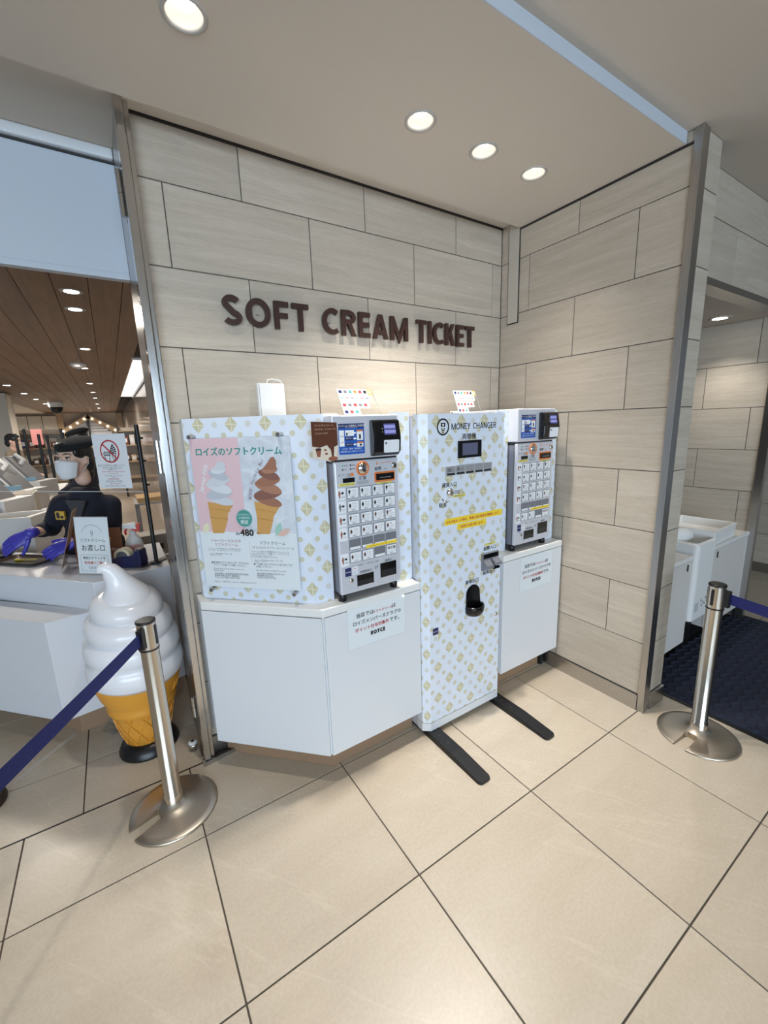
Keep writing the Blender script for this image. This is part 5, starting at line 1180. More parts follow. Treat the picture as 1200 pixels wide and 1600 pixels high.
# tape dispenser
td = thing('tape_dispenser', (-2.19, 0.66, CZ), 'navy tape dispenser beside the pick-up sign, behind the cone tip', 'tape dispenser')
Ft = Frame((-2.262, 0.735, CZ), (0.16, -0.105, 0))
MB().prism(Ft, [(0.0, 0.001), (0.175, 0.001), (0.180, 0.03), (0.176, 0.095), (0.150, 0.098), (0.140, 0.070), (0.030, 0.055), (0.006, 0.050)], -0.035, 0.035).build('body', NAVY, td, bevel=0.004)
rl = MB().cyl(Ft.p(0.070, 0.062, -0.020), Ft.p(0.070, 0.062, 0.020), 0.046, n=28).build('tape_roll', mat('tape_cream', srgb(214, 204, 176), 0.3), td)
MB().cyl(Ft.p(0.070, 0.062, -0.022), Ft.p(0.070, 0.062, 0.022), 0.030, n=24).build('tape_core', mat('tape_core_grey', srgb(90, 92, 100), 0.5), rl)
MB().fbox(Ft, 0.146, 0.178, 0.096, 0.104, -0.02, 0.02).build('cutter', STEEL, td)
# trays
def tray(x, y, rz, w, d, col, label, extra=None):
    t = thing('serving_tray', (x, y, CZ), label, 'tray', 'serving trays on the counter')
    F = Frame((x, y, CZ), (math.cos(rz), math.sin(rz), 0), (-math.sin(rz), math.cos(rz), 0))
    o, i_ = rrect(-w, w, -d, d, 0.03, 4), rrect(-w + 0.02, w - 0.02, -d + 0.02, d - 0.02, 0.02, 4); n = len(o); m = MB()
    m.add([F.p(*p, 0.001) for p in i_] + [F.p(*p, 0.018) for p in o] + [F.p(*p, 0.006) for p in i_], [tuple(range(n - 1, -1, -1)), tuple(2 * n + k for k in range(n))] + [(k, (k + 1) % n, n + (k + 1) % n, n + k) for k in range(n)] + [(n + k, n + (k + 1) % n, 2 * n + (k + 1) % n, 2 * n + k) for k in range(n)])
    m.build('dish', col, t)
    if extra: MB().tube([F.p(-0.06, -0.01, 0.012), F.p(0.0, 0.0, 0.012), F.p(0.07, 0.012, 0.014)], [0.009, 0.004, 0.004], 8).build('spoon', mat('yellow_plastic', srgb(206, 178, 60), 0.4), t)
tray(-2.700, 1.190, -0.80, 0.165, 0.080, mat('brown_tray', srgb(52, 34, 28), 0.25), 'dark brown serving tray with a yellow spoon on the counter', True)
tray(-2.930, 1.480, -0.80, 0.15, 0.085, mat('black_tray', srgb(30, 30, 32), 0.3), 'black serving tray under the gloved hand')

# ================================================================== SHOP INTERIOR
SZ = 2.40
cs = struct('ceiling_shop', MB().box(-5.2, -1.0, 0.335, 19.0, SZ + 0.012, SZ + 0.05), mat('dark_plank_gap', srgb(50, 36, 26), 0.8))
for i in range(13):
    x = -1.82 - 0.172 * i - 0.172
    MB().box(x + 0.002, x + 0.170, 0.336, 18.6, SZ, SZ + 0.0115).build('ceiling_plank', WOODC, cs)
struct('ceiling_shop_left', MB().box(-5.2, -4.06, 0.34, 18.6, SZ - 0.02, SZ + 0.011), CREAM)
# lit light cove at the right of the planks
struct('trim_13', MB().box(-1.60, -1.585, 3.9, 9.7, SZ - 0.05, SZ + 0.30), WHITE_PAINT)
struct('wall_shop_side', MB().box(-1.58, -1.50, 0.36, 19.0, 0, SZ + 0.012), mat('glossy_beige_wall', srgb(170, 160, 150), 0.12))
gl = thing('light_cove', (-1.72, 6.8, SZ), 'bright white ceiling light cove beside the wooden ceiling', 'light')
MB().box(-1.82, -1.605, 3.9, 9.7, SZ - 0.012, SZ - 0.002).build('glowing_panel', mat_emit('cove_glow', (1.0, 0.96, 0.90), 1.1), gl)
for y0, y1 in ((3.87, 3.9), (9.7, 9.73)): MB().box(-1.84, -1.60, y0, y1, SZ - 0.016, SZ - 0.001).build('cove_end', WHITE_PAINT, gl)
ORD = ('first', 'second', 'third', 'fourth', 'fifth', 'sixth', 'seventh', 'eighth', 'ninth')
rowA = [(-2.253, 1.35), (-2.257, 1.79), (-2.262, 3.42), (-2.33, 4.93), (-2.33, 6.92), (-2.33, 8.75), (-2.33, 10.4), (-2.33, 12.7), (-2.33, 15.0)]
rowB = [(-3.49, 1.6), (-3.49, 4.4), (-3.49, 7.5), (-3.49, 9.24), (-3.49, 10.9), (-3.49, 12.65), (-3.49, 14.6)]
for i, (x, y) in enumerate(rowA):
    lb = ['nearest shop downlight, just below the white header', 'second shop downlight, right behind the nearest one', 'third shop downlight back along the wooden ceiling', 'fourth shop downlight, next to the smoke detector'][i] if i < 4 else ORD[i] + ' shop downlight of the right row going back'
    downlight(x, y, SZ, 0.052, lb, 0, recess=-0.004, spot=False, group='downlights of the wooden shop ceiling')
for i, (x, y) in enumerate(rowB):
    downlight(x, y, SZ, 0.060, ORD[i] + ' shop downlight of the left row going back', 0, recess=-0.004, spot=False, group='downlights of the wooden shop ceiling')
for x, y, p_ in ((-2.25, 1.55, 34), (-3.2, 2.6, 75), (-2.4, 4.4, 60), (-3.3, 6.0, 90), (-2.4, 9.0, 130), (-3.4, 12.0, 170), (-4.4, 16.2, 260), (-2.75, 16.0, 320)):
    lamp('shop_downlight_lamp', 'SPOT', (x, y, SZ - 0.03), p_, (1.0, 0.92, 0.82), spot_size=math.radians(168), spot_blend=0.5, shadow_soft_size=0.10)
sd = thing('smoke_detector', (-2.375, 4.55, SZ), 'round white smoke detector on the wooden ceiling', 'smoke detector')
MB().lathe((-2.375, 4.55, SZ - 0.0005), [(0.085, 0), (0.085, -0.02), (0.06, -0.045), (0.0001, -0.048)], 24).build('housing', mat('detector_grey', srgb(196, 194, 190), 0.5), sd)
MB().lathe((-2.375, 4.55, SZ - 0.048), [(0.03, 0), (0.025, -0.012), (0.0001, -0.013)], 16).build('sensor', GREYPL, sd)
dm = thing('dome_camera', (-3.22, 12.0, SZ), 'black dome security camera under the wooden ceiling', 'camera')
MB().lathe((-3.22, 12.0, SZ - 0.0005), [(0.16, 0), (0.16, -0.10), (0.14, -0.12)], 24).build('housing', WPLASTIC, dm)
MB().lathe((-3.22, 12.0, SZ - 0.12), [(0.14, 0), (0.13, -0.08), (0.09, -0.14), (0.0001, -0.17)], 24).build('dome', BLACK_G, dm)

# far end of the shop: panels, oak frame, gable
Y = 18.5
struct('wall_shop_back', MB().box(-5.2, -1.0, Y + 0.1, Y + 0.2, 0, SZ), mat('back_wall_cream', srgb(216, 204, 188), 0.7))
fr = thing('oak_frame', (-2.75, Y, 0), 'light oak post and gable frame at the far end of the shop', 'frame')
for x in (-3.66, -1.72): MB().box(x - 0.10, x + 0.10, Y - 0.15, Y, 0.0, SZ - 0.01).build('post', WOODL, fr)
MB().box(-5.1, -3.76, Y - 0.12, Y, SZ - 0.09, SZ - 0.01).build('beam', WOODL, fr)
for s in (-1, 1):
    Fg = Frame((-2.765, Y - 0.16, 2.30), (s * 1.0, 0, -0.60), (0.60 * s, 0, 1.0) if s > 0 else (-0.60, 0, 1.0))
    a, b = Vector((-2.765, 0, 2.34)), Vector((-2.765 + s * 1.08, 0, 1.66))
    d = (b - a).normalized(); nn = Vector((-d.z, 0, d.x)) * 0.085
    if nn.z > 0: nn = -nn
    q = [a - nn * 0, b - nn * 0, b + nn * 2, a + nn * 2]
    MB().hexa([(p.x, Y - 0.16, p.z) for p in q] + [(p.x, Y - 0.02, p.z) for p in q]).build('gable_rafter', WOODL, fr)
    for i in range(4):
        p = a.lerp(b, 0.16 + 0.22 * i) + nn * 1.0
        MB().ball((p.x, Y - 0.20, p.z), 0.035, 10, 6).build('gable_lamp', mat_emit('gable_lamp_glow', (1, 0.9, 0.75), 6.0), fr)
MB().box(-2.82, -2.76, Y - 0.10, Y - 0.02, 1.2, 2.28).build('center_post', BLACK, fr)
us = thing('wall_shelf_unit', (-2.75, Y, 0), 'white lit shelf wall under the oak gable at the far end', 'shelf')
for i in range(8):
    w = 0.14 + i * 0.12; z = 2.12 - i * 0.115
    for s in (-1, 1):
        x0 = -2.79 + s * 0.05; x1 = -2.79 + s * min(w + 0.12, 0.92)
        MB().box(min(x0, x1), max(x0, x1), Y - 0.01, Y + 0.09, z - 0.10, z).build('white_tile', mat('lit_white_tile', srgb(226, 226, 230), 0.25), us)
MB().box(-3.55, -1.85, Y - 0.30, Y - 0.02, 1.07, 1.12).build('shelf_board', WOODL, us)
tag(MB().box(-3.03, -2.85, Y - 0.30, Y - 0.18, 1.48, 1.74).box(-3.02, -2.86, Y - 0.302, Y - 0.3, 1.50, 1.72).build('navy_gift_box', NAVY), 'navy gift box standing on the far shelf wall', 'box')
for i in range(3):
    x = -5.02 + i * 0.425
    k = thing('wall_cupboard', (x + 0.2, Y, 1.79), ('leftmost', 'middle', 'rightmost')[i] + ' cream upper cupboard on the far shop wall', 'cupboard', 'upper cupboards of the far wall')
    MB().box(x, x + 0.41, Y - 0.25, Y + 0.09, 1.79, 2.29).build('case', CREAM, k); MB().box(x + 0.006, x + 0.404, Y - 0.27, Y - 0.251, 1.80, 2.285).build('door', CREAM, k, bevel=0.004)
    MB().box(x + 0.33, x + 0.345, Y - 0.29, Y - 0.271, 1.83, 1.93).build('handle', GREYPL, k)
k = thing('wall_cupboard', (-1.3, Y, 1.79), 'cream upper cupboard right of the oak gable', 'cupboard', 'upper cupboards of the far wall')
MB().box(-1.60, -1.585, Y - 0.27, Y + 0.09, 1.75, 2.25).build('side', CREAM, k); MB().box(-1.60, -1.585, Y - 0.3, Y - 0.271, 1.76, 2.24).build('door', CREAM, k)
struct('wall_pillar', MB().box(-4.6, -3.74, 8.9, 9.6, 0, SZ - 0.021), CREAM)

# display shelving behind the registers
rng = random.Random(11)
def display_shelf(x, y, w, label, cols, H=1.72):
    t = thing('display_shelf', (x, y, 0), label, 'shelf', 'shelves in the depth of the shop')
    for s in (0, 1): MB().box(x + s * w - 0.02, x + s * w + 0.02, y, y + 0.3, 0.001, H).build('upright', mat('dark_upright', srgb(52, 46, 44), 0.5), t)
    for z in [q for q in (0.45, 0.85, 1.25, 1.60) if q < H]: MB().box(x + 0.02, x + w - 0.02, y, y + 0.3, z, z + 0.025).build('shelf_board', WOODL, t)
    MB().box(x + 0.02, x + w - 0.02, y + 0.29, y + 0.31, 0.3, H - 0.02).build('back_panel', CREAM, t)
    for z in [q for q in (0.877, 1.277) if q + 0.1 < H]:
        a = x + 0.05
        while a < x + w - 0.16:
            bw = 0.08 + rng.random() * 0.06; h = 0.12 + rng.random() * 0.14
            b = MB().box(a, a + bw, y + 0.03, y + 0.2, z, z + h).build('gift_box', cols[rng.randrange(len(cols))])
            tag(b, 'small gift box on the ' + label.replace('display shelf ', 'display shelf ').replace('wooden ', ''), 'box', 'gift boxes on the shop shelves')
            MB().box(a + bw * 0.2, a + bw * 0.8, y + 0.027, y + 0.03, z + h * 0.3, z + h * 0.75).build('box_label', PAPER, b)
            a += bw + 0.02 + rng.random() * 0.05
COLS = [mat('gift_%d' % i, srgb(*q), 0.5) for i, q in enumerate(((120, 60, 50), (40, 46, 92), (206, 176, 150), (90, 70, 60), (214, 206, 198)))]
display_shelf(-4.15, 11.0, 1.0, 'wooden display shelf far behind the registers', COLS)
display_shelf(-3.02, 12.6, 1.1, 'wooden display shelf below the oak gable', COLS, 1.22)
display_shelf(-1.98, 10.2, 0.38, 'narrow wooden display shelf by the glossy side wall', COLS)
for i, (x, y, z) in enumerate(((-3.20, 6.0, 1.66), (-3.03, 5.85, 1.58), (-2.93, 5.78, 1.56), (-3.36, 6.4, 1.60), (-2.80, 6.6, 1.60))):
    k = thing('divider_pole', (x, y, 0), ('dark divider pole behind the customer', 'dark divider pole in the middle behind the registers', 'dark divider pole left of the rear clerk', 'dark divider pole at the left behind the registers', 'dark divider pole right behind the rear clerk')[i], 'pole', 'queue divider poles')
    MB().cyl((x, y, 0.012), (x, y, z), 0.018, n=10).build('pole', BLACK_M, k); MB().lathe((x, y, 0), [(0.045, 0.001), (0.045, 0.008), (0.018, 0.016)], 18).build('foot', BLACK_M, k)
hp = thing('hanging_poster', (-3.16, 6.6, 1.3), 'pink poster standing among the dark poles', 'poster')
MB().box(-3.20, -3.06, 6.59, 6.60, 1.42, 1.66).build('sheet', mat('pink_poster', srgb(206, 132, 128), 0.6), hp); MB().box(-3.135, -3.125, 6.595, 6.605, 0.02, 1.42).build('rod', BLACK_M, hp); MB().lathe((-3.13, 6.6, 0), [(0.09, 0.001), (0.09, 0.01), (0.01, 0.02)], 16).build('foot', BLACK_M, hp)

# work island with registers
isl = thing('work_island', (-2.95, 2.6, 0), 'long white work island behind the serving counter that carries the registers', 'counter')
MB().box(-3.55, -2.79, 2.05, 5.4, 0.001, 0.86).build('base', mat('island_white', srgb(206, 200, 194), 0.5), isl)
MB().box(-3.58, -2.76, 2.02, 5.43, 0.861, 0.89).build('worktop', LAM_TOP, isl)
IZ = 0.8905
def register(x, y, rz, s, label):
    t = thing('cash_register', (x, y, IZ), label, 'register', 'white registers on the work island')
    F = Frame((x, y, IZ), (math.cos(rz), math.sin(rz), 0))
    WP = mat('register_white', srgb(204, 202, 200), 0.35)
    MB().fbox(F, -0.17 * s, 0.17 * s, 0.0005, 0.20 * s, -0.16 * s, 0.16 * s).build('drawer_unit', WP, t, bevel=0.006)
    MB().fbox(F, -0.15 * s, 0.15 * s, 0.03 * s, 0.15 * s, 0.1605 * s, 0.168 * s).build('drawer_front', mat('register_grey', srgb(168, 168, 172), 0.4), t)
    F2 = Frame(F.p(0.06 * s, 0.20 * s, 0.0), F.u, (-0.62 * F.u.x, -0.62 * F.u.y, 0.78))
    MB().fbox(F2, -0.012 * s, 0.02 * s, 0.0, 0.36 * s, -0.14 * s, 0.14 * s).build('slanted_screen', mat('screen_back_grey', srgb(112, 110, 112), 0.4), t, bevel=0.004)
    MB().fbox(F2, -0.035 * s, -0.0125 * s, 0.01, 0.35 * s, -0.15 * s, 0.15 * s).build('screen_shell', WP, t, bevel=0.006)
    MB().tube([F.p(-0.12 * s, 0.20 * s, 0.05), F.p(-0.12 * s, 0.34 * s, 0.03), F.p(-0.05 * s, 0.44 * s, 0.0), F.p(-0.13 * s, 0.50 * s, 0.0)], [0.03 * s, 0.028 * s, 0.026 * s, 0.02 * s], 10).build('scanner_arm', WP, t)
    MB().fbox(F, -0.15 * s, 0.08 * s, 0.205 * s, 0.245 * s, 0.06 * s, 0.13 * s).build('customer_display', mat_emit('display_glow', srgb(150, 200, 220), 0.35), t)
register(-2.98, 2.28, -0.45, 1.0, 'nearest white register with a glowing display, at the left picture edge')
register(-2.95, 3.05, -0.45, 0.95, 'second white register, behind the nearest one')
register(-2.95, 3.95, -0.45, 0.95, 'third white register, left of the masked clerk')
bx = thing('storage_bin', (-2.76, 2.62, IZ), 'white storage bin on the work island beside the masked clerk', 'bin')
MB().box(-2.92, -2.77, 2.50, 2.74, IZ, IZ + 0.20).build('bin', mat('bin_white', srgb(208, 202, 192), 0.5), bx, bevel=0.005)
MB().box(-2.905, -2.785, 2.515, 2.725, IZ + 0.2005, IZ + 0.204).build('contents', mat('bag_paper', srgb(176, 162, 142), 0.8), bx)
cf = thing('chest_freezer', (-2.85, 1.83, 0), 'white chest freezer with an open top at the left of the masked clerk', 'freezer')
m = MB(); o_ = [(-3.30, 1.98), (-2.98, 1.68), (-2.66, 1.98), (-2.98, 2.28)]
o_ = [(-3.20, 1.80), (-2.70, 1.62), (-2.58, 1.90), (-3.08, 2.015)]; ce = Vector((-2.89, 1.835))
i_ = [tuple(ce + (Vector(p) - ce) * 0.86) for p in o_]
lv = [(o_, 0.001), (o_, 1.02), (i_, 1.02), (i_, 0.95)]
m.add([(p[0], p[1], z) for r, z in lv for p in r], [(i * 4 + j, i * 4 + (j + 1) % 4, (i + 1) * 4 + (j + 1) % 4, (i + 1) * 4 + j) for i in range(3) for j in range(4)] + [(3, 2, 1, 0), (12, 13, 14, 15)])
m.build('case', mat('freezer_white', srgb(206, 203, 198), 0.35), cf)
for i in range(5):
    p = Vector((-3.05 + 0.085 * i, 1.86 - 0.03 * i, 0.9505))
    tag(MB().ball((p.x, p.y, 0.972), (0.036, 0.03, 0.02), 10, 6).build('wrapped_cone', mat('wrapper_silver', srgb(196, 198, 202), 0.3)), ('leftmost', 'second', 'middle', 'fourth', 'rightmost')[i] + ' wrapped portion lying in the chest freezer', 'ice cream', 'wrapped portions in the freezer')
# boxes on a small stand at the right behind the counter
st = thing('packing_stand', (-1.92, 2.2, 0), 'small grey packing stand behind the black partition pole', 'stand')
for x in (-2.06, -1.80):
    for y in (2.02, 2.36): MB().box(x - 0.012, x + 0.012, y - 0.012, y + 0.012, 0.001, 0.96).build('leg', GREYPL, st)
for z in (0.30, 0.585, 0.96): MB().box(-2.08, -1.78, 2.0, 2.38, z, z + 0.012).build('shelf_board', GREYPL, st)
KRAFT = mat('kraft_board', srgb(196, 160, 112), 0.7)
def carton(x0, x1, y0, y1, z0, z1, m_, label, txt=None):
    t = thing('carton', ((x0 + x1) / 2, (y0 + y1) / 2, z0), label, 'box', 'cartons on the packing stand')
    MB().box(x0, x1, y0, y1, z0, z1).build('box', m_, t)
    MB().box(x0 - 0.003, x1 + 0.003, y0 - 0.003, y1 + 0.003, z1 + 0.0003, z1 + 0.012).build('lid', m_, t)
    if txt:
        q = MB(); caps(q, front(0, y0, 0), txt, x0 + 0.02, z0 + 0.045, 0.034, x1 - x0 - 0.05, 0.24, 0.1, 0.0003, 0.0007); q.build('lettering', INK, t)
carton(-2.055, -1.81, 2.04, 2.34, 0.9725, 1.000, KRAFT, 'upper flat kraft carton on the packing stand')
carton(-2.045, -1.80, 2.04, 2.32, 0.5975, 0.66, mat('bag_paper'), 'paper-coloured carton on the middle board of the packing stand')
carton(-2.05, -1.80, 2.03, 2.30, 0.3125, 0.47, mat('carton_grey', srgb(170, 164, 156), 0.7), 'pale carton with black lettering low on the packing stand', 'ROYCE')
carton(-2.16, -1.92, 1.45, 1.62, 0.66, 0.80, mat('carton_grey'), 'pale carton with black lettering behind the spray bottle', 'ROYCE')
sb2 = thing('side_bench', (-2.03, 1.53, 0), 'low white bench behind the serving counter', 'bench')
MB().box(-2.20, -1.86, 1.42, 1.66, 0.62, 0.6595).build('top', LAM_TOP, sb2)
for x in (-2.18, -1.90): MB().box(x, x + 0.02, 1.44, 1.64, 0.001, 0.62).build('leg', GREYPL, sb2)

# ================================================================== PEOPLE
def loft(m, rings, n=20):
    vs = []
    for c, a, b in rings:
        c, a, b = Vector(c), Vector(a), Vector(b)
        for j in range(n):
            t = 2 * math.pi * j / n; vs.append(c + a * math.cos(t) + b * math.sin(t))
    k = len(rings)
    m.add(vs, [(i * n + j, i * n + (j + 1) % n, (i + 1) * n + (j + 1) % n, (i + 1) * n + j) for i in range(k - 1) for j in range(n)] + [tuple(range(n - 1, -1, -1)), tuple((k - 1) * n + j for j in range(n))], True)
    return m
def limb(m, pts, rads, n=14):
    m.tube(pts, rads, n)
    for p, r in zip(pts, rads): m.ball(p, r, n, 8)
    return m
def fuse(o, voxel, smooth=6):
    r = o.modifiers.new('fuse', 'REMESH'); r.mode = 'VOXEL'; r.voxel_size = voxel; r.use_smooth_shade = True
    if smooth:
        s = o.modifiers.new('soften', 'SMOOTH'); s.factor = 0.5; s.iterations = smooth
    return o
SKIN = mat('skin', srgb(226, 184, 162), 0.5, Subsurface_Weight=0.1) if True else None
HAIR = mat('black_hair', srgb(24, 20, 20), 0.4)
CLOTH = mat('navy_uniform', srgb(24, 27, 42), 0.8); CLOTH2 = mat('grey_collar', srgb(58, 58, 62), 0.8)
GLOVE = mat('violet_nitrile', srgb(66, 62, 168), 0.4); MASK = mat('white_mask', srgb(232, 232, 234), 0.7)
def hand_mesh(m, wrist, direc, palm_n, s=1.0, curl=0.35, side=1):
    """palm and five separate fingers; direc = finger direction, palm_n = towards the palm side"""
    d = Vector(direc).normalized(); pn = Vector(palm_n); pn = (pn - d * pn.dot(d)).normalized(); w = d.cross(pn) * side
    W0 = Vector(wrist)
    rings = []
    for u, hw, th in ((0.0, 0.026, 0.019), (0.03, 0.034, 0.016), (0.06, 0.041, 0.014), (0.085, 0.041, 0.012), (0.094, 0.036, 0.009)):
        rings.append((W0 + d * u * s, w * hw * s, pn * th * s))
    loft(m, rings, 16)
    for i, (off, L) in enumerate(((-0.030, 0.070), (-0.010, 0.078), (0.010, 0.074), (0.029, 0.058))):
        p = W0 + d * 0.084 * s + w * off * s; dd = d.copy(); pts = [p]; a = curl * (0.7 + 0.15 * i)
        for seg in (0.45, 0.32, 0.23):
            dd = (dd * math.cos(a) + pn * math.sin(a)).normalized(); p = p + dd * (L * seg * s); pts.append(p)
        limb(m, pts, [0.0090 * s, 0.0085 * s, 0.0080 * s, 0.0068 * s], 10)
    p = W0 + d * 0.026 * s - w * 0.030 * s; dd = (d * 0.75 - w * 0.60 + pn * 0.30).normalized(); pts = [p]
    for seg in (0.030, 0.028, 0.022): p = p + dd * seg * s; pts.append(p); dd = (dd + d * 0.25 + pn * 0.15).normalized()
    limb(m, pts, [0.012 * s, 0.0105 * s, 0.0095 * s, 0.0075 * s], 10)
    return m
def person(root, P, f, o=None):
    """P: joints in world space, f: facing of the head. Builds one fused body plus clothing children."""
    o = o or {}
    f = Vector(f).normalized(); up0 = Vector((0, 0, 1)); r = f.cross(up0).normalized(); up = r.cross(f).normalized()
    Mh = Matrix((r, f, up)).transposed()                      # local x = right of the face, y = forward, z = up
    H = P['head']; g = lambda x, y, z: H + Mh @ Vector((x, y, z))
    s = o.get('s', 1.0)
    b = MB()
    b.ball(g(0, -0.012, 0.020), (0.074, 0.092, 0.092), 24, 16, Mh)         # skull
    b.ball(g(0, 0.012, -0.040), (0.062, 0.072, 0.070), 20, 14, Mh)         # face
    b.ball(g(0, 0.034, -0.086), (0.036, 0.040, 0.026), 16, 10, Mh)         # chin
    b.tube([g(0, 0.084, 0.010), g(0, 0.096, -0.020), g(0, 0.090, -0.034)], [0.007, 0.011, 0.010], 10)
    for sx in (-1, 1):
        b.ball(g(sx * 0.040, 0.052, -0.022), (0.026, 0.026, 0.024), 12, 8, Mh)     # cheeks
        b.ball(g(sx * 0.074, -0.012, -0.012), (0.009, 0.018, 0.030), 12, 8, Mh)    # ears
        b.ball(g(sx * 0.030, 0.074, 0.026), (0.024, 0.014, 0.008), 12, 8, Mh)      # brow
    limb(b, [g(0, -0.026, -0.060), P['neck']], [0.042, 0.044])
    sh = (P['shR'] + P['shL']) / 2; side = (P['shL'] - P['shR']).normalized(); fw = side.cross(Vector((0, 0, 1))).normalized()
    if fw.dot(Vector(P.get('body_f', f))) < 0: fw = -fw
    hip = P['hip']
    tors = [(hip + Vector((0, 0, -0.06)), 0.150, 0.095), (hip + Vector((0, 0, 0.05)), 0.145, 0.090), (hip.lerp(sh, 0.42), 0.120, 0.085), (hip.lerp(sh, 0.72), 0.145, 0.100), (hip.lerp(sh, 0.92), 0.128, 0.080), (P['neck'].lerp(sh, 0.55), 0.075, 0.055)]
    loft(b, [(c, side * a, fw * q) for c, a, q in tors])
    for S in ('R', 'L'):
        limb(b, [P['sh' + S], P['el' + S], P['wr' + S]], [0.046, 0.042, 0.031])
        ft = hip + side * (0.085 if S == 'L' else -0.085); fx = Vector((ft.x, ft.y, 0.05))
        limb(b, [ft, ft.lerp(fx, 0.5) + fw * 0.02, fx], [0.078, 0.055, 0.038])
        limb(b, [fx + Vector((0, 0, -0.012)), fx + fw * 0.12 + Vector((0, 0, -0.022))], [0.036, 0.026])
    body = fuse(b.build('body', SKIN, root), 0.0075, 4)
    # jacket
    j = MB(); e = 0.022
    loft(j, [(c, side * (a + e), fw * (q + e)) for c, a, q in tors[:5]] + [(P['neck'].lerp(sh, 0.35), side * 0.075, fw * 0.065)], 24)
    for S in ('R', 'L'):
        cuff = P['el' + S].lerp(P['wr' + S], o.get('sleeve', 0.9))
        limb(j, [P['sh' + S].lerp(sh, 0.12), P['sh' + S], P['sh' + S].lerp(P['el' + S], 0.5), P['el' + S], cuff], [0.066, 0.060, 0.058, 0.056, 0.048])
    fuse(j.build('jacket', o.get('cloth', CLOTH), root), 0.012, 5)
    tr = MB()
    for S in ('R', 'L'):
        ft = hip + side * (0.085 if S == 'L' else -0.085); fx = Vector((ft.x, ft.y, 0.06))
        limb(tr, [ft + Vector((0, 0, 0.02)), ft.lerp(fx, 0.5) + fw * 0.02, fx], [0.098, 0.075, 0.060])
        MB().ball(Vector((fx.x, fx.y, 0.045)) + fw * 0.05, (0.05, 0.05, 0.043), 14, 8).ball(Vector((fx.x, fx.y, 0.036)) + fw * 0.12, (0.045, 0.045, 0.034), 14, 8).build('shoe', BLACK, root)
    fuse(tr.build('trousers', o.get('legs', CLOTH), root), 0.014, 4)
    # hair
    h = MB()
    h.ball(g(0, -0.032, 0.030), (0.082, 0.088, 0.092), 22, 14, Mh).ball(g(0, -0.060, -0.035), (0.070, 0.055, 0.075), 18, 12, Mh)
    for sx in (-1, 1): h.ball(g(sx * 0.062, 0.010, 0.040), (0.022, 0.055, 0.040), 14, 10, Mh)
    h.ball(g(0.010, 0.045, 0.082), (0.060, 0.040, 0.026), 16, 10, Mh)
    if o.get('long'): h.ball(g(0.030, -0.085, -0.090), (0.060, 0.045, 0.085), 18, 12, Mh).ball(g(0.055, -0.050, -0.075), (0.026, 0.030, 0.060), 14, 10, Mh)
    fuse(h.build('hair', HAIR, root), 0.008, 3)
    for sx in (-1, 1):
        MB().ball(g(sx * 0.031, 0.0765, 0.006), (0.0150, 0.0060, 0.0062), 14, 8, Mh).build('eye_white', mat('eye_white', srgb(226, 222, 220), 0.3), root)
        MB().ball(g(sx * 0.031, 0.0805, 0.006), (0.0065, 0.0040, 0.0062), 12, 8, Mh).build('iris', mat('iris_dark', srgb(34, 24, 20), 0.2), root)
        MB().tube([g(sx * 0.016, 0.080, 0.0115), g(sx * 0.031, 0.0825, 0.0145), g(sx * 0.047, 0.072, 0.0105)], [0.0016, 0.0026, 0.0016], 6).build('eyelid', HAIR, root)
        MB().tube([g(sx * 0.014, 0.089, 0.030), g(sx * 0.032, 0.087, 0.036), g(sx * 0.052, 0.072, 0.031)], [0.002, 0.0032, 0.0015], 6).build('eyebrow', HAIR, root)
    if o.get('mask'):
        m = MB(); nu, nv = 16, 10; vs = []
        for iv in range(nv + 1):
            v = iv / nv
            for iu in range(nu + 1):
                a = (iu / nu - 0.5) * 2; ang = a * (1.18 - 0.30 * v); z = -0.012 - 0.096 * v + 0.012 * (1 - a * a) * (1 - v) - 0.010 * (1 - a * a) * v - 0.010 * abs(a) * (1 - v)
                rr = 0.090 + 0.026 * (1 - a * a) * math.sin(math.pi * (0.18 + 0.66 * v)) - 0.016 * max(0, v - 0.55)
                vs.append(g(rr * 0.80 * math.sin(ang), 0.006 + rr * math.cos(ang), z - 0.012 * math.cos(ang) * (1 - v) * 0 + 0.003 * math.sin(iv * 3.1)))
        k = nu + 1
        m.add(vs, [(i * k + q, (i + 1) * k + q, (i + 1) * k + q + 1, i * k + q + 1) for i in range(nv) for q in range(nu)], True)
        mo = m.build('face_mask', MASK, root); sd_ = mo.modifiers.new('thickness', 'SOLIDIFY'); sd_.thickness = 0.002
        for sx in (-1, 1): MB().tube([g(sx * 0.070, 0.034, -0.014), g(sx * 0.078, 0.0, 0.006), g(sx * 0.080, -0.022, 0.002), g(sx * 0.077, -0.018, -0.034), g(sx * 0.068, 0.028, -0.082)], 0.0016, 6).build('ear_loop', MASK, root)
    if o.get('beret'):
        q = MB(); T = Mh @ Matrix.Rotation(-0.16, 3, 'X')
        q.ball(g(0, -0.030, 0.088), (0.112, 0.120, 0.042), 28, 14, T).ball(g(0, -0.018, 0.070), (0.090, 0.106, 0.030), 24, 12, T)
        fuse(q.build('beret', mat('black_felt', srgb(10, 11, 15), 0.95), root), 0.009, 5)
    return g, fw, side, sh
def cl(x, y, z): return CAM_LOC + (Vector((x, y, z)) - CAM_LOC) * 1.04
root = thing('person', (-2.40, 1.30, 0), 'masked clerk in navy uniform and beret, reaching with a violet glove across the counter', 'person')
P = dict(head=cl(-2.375, 1.150, 1.412), neck=cl(-2.350, 1.150, 1.285), shR=Vector((-2.490, 1.300, 1.130)), shL=Vector((-2.232, 1.200, 1.105)), elR=Vector((-2.580, 1.430, 0.960)), wrR=Vector((-2.655, 1.210, 0.985)), elL=Vector((-2.250, 1.110, 0.900)), wrL=Vector((-2.440, 1.060, 0.925)), body_f=(-0.3, -1, 0))
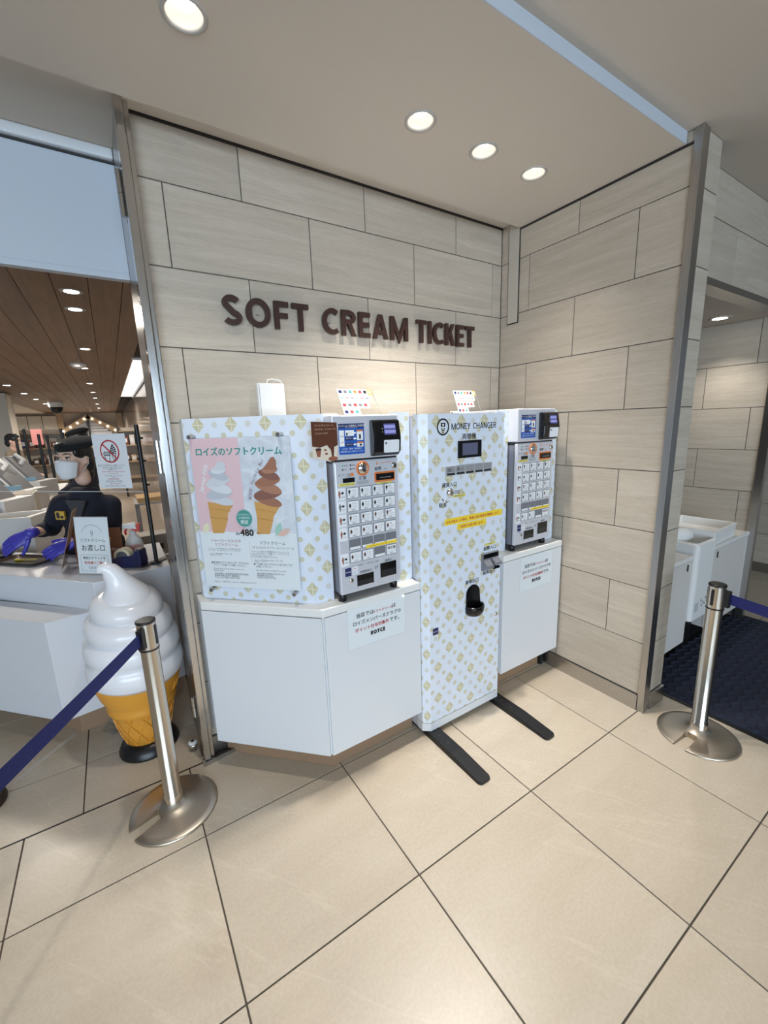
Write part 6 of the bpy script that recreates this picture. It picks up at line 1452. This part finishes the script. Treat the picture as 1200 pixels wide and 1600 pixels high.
P['hip'] = Vector((-2.36, 1.31, 0.83))
g, fw, side, sh = person(root, P, (-0.66, -0.74, -0.04), dict(mask=True, beret=True, long=True, sleeve=0.45))
m = MB(); limb(m, [P['elR'].lerp(P['wrR'], 0.88), P['wrR']], [0.034, 0.032]); hand_mesh(m, P['wrR'], (-0.80, -0.05, -0.42), (-0.1, 0.75, -0.65), 1.12, 0.28, -1); fuse(m.build('glove', GLOVE, root), 0.0042, 2)
m = MB(); limb(m, [P['elL'].lerp(P['wrL'], 0.84), P['wrL']], [0.034, 0.030]); hand_mesh(m, P['wrL'], (-0.85, -0.10, -0.25), (-0.1, 0.7, -0.7), 1.1, 0.35, 1); fuse(m.build('glove', GLOVE, root), 0.0042, 2)
Fbd = Frame(cl(-2.452, 1.000, 1.205), side if side.x > 0 else -side, (0, 0, 1))
cf_ = sh.lerp(P['hip'], 0.16) + fw * 0.128
Fbd = Frame(cf_, side if side.dot(Vector((1, 0, 0))) > 0 else -side, (0, 0, 1))
MB().prism(Fbd, rrect(-0.118, -0.070, -0.030, 0.020, 0.004), -0.012, 0.008).build('name_badge', mat('badge_gold', srgb(196, 158, 60), 0.4), root)
MB().fbox(Fbd, -0.112, -0.096, -0.022, 0.014, 0.008, 0.0088).fbox(Fbd, -0.092, -0.076, -0.022, -0.006, 0.008, 0.0088).build('badge_print', INK, root)
MB().prism(Fbd, [(-0.055, 0.085), (0.055, 0.085), (0.012, -0.03), (-0.012, -0.03)], -0.02, 0.006).build('collar_panel', CLOTH2, root, bevel=0.004)
for i in range(3): MB().ball(Fbd.p(0.02, -0.05 - 0.09 * i, 0.006), (0.007, 0.005, 0.007), 10, 6).build('button', BLACK, root)

def standing(x, y, h, f, label, **o):
    r_ = thing('person', (x, y, 0), label, 'person'); f = Vector((f[0], f[1], 0)).normalized(); s = Vector((f.y, -f.x, 0)); B = Vector((x, y, 0)); k = h / 1.65
    Z = lambda z: Vector((0, 0, z * k))
    P = dict(head=B + Z(1.535) + f * 0.02, neck=B + Z(1.39), shR=B + s * 0.165 * k + Z(1.33), shL=B - s * 0.165 * k + Z(1.33), elR=B + s * 0.22 * k + Z(1.06) - f * 0.02, elL=B - s * 0.22 * k + Z(1.06) - f * 0.02, wrR=B + s * 0.18 * k + Z(0.95) + f * 0.18, wrL=B - s * 0.18 * k + Z(0.95) + f * 0.18, hip=B + Z(0.86), body_f=f)
    person(r_, P, (f.x, f.y, -0.15), o)
    for S in ('R', 'L'):
        m = MB(); hand_mesh(m, P['wr' + S], f * 0.9 + Vector((0, 0, -0.3)), (0, 0, -1), 1.0, 0.4, 1 if S == 'R' else -1); fuse(m.build('hand', o.get('hand', SKIN), r_), 0.006, 1)
standing(-2.47, 3.80, 1.60, (-0.9, 0.35), 'rear clerk in a black beret and navy uniform, turned away behind the masked clerk', beret=True, sleeve=0.9)
standing(-3.56, 7.40, 1.60, (0.95, -0.2), 'dark-haired customer in a beige top, far left behind the registers', cloth=mat('beige_top', srgb(150, 134, 112), 0.9), sleeve=0.95)
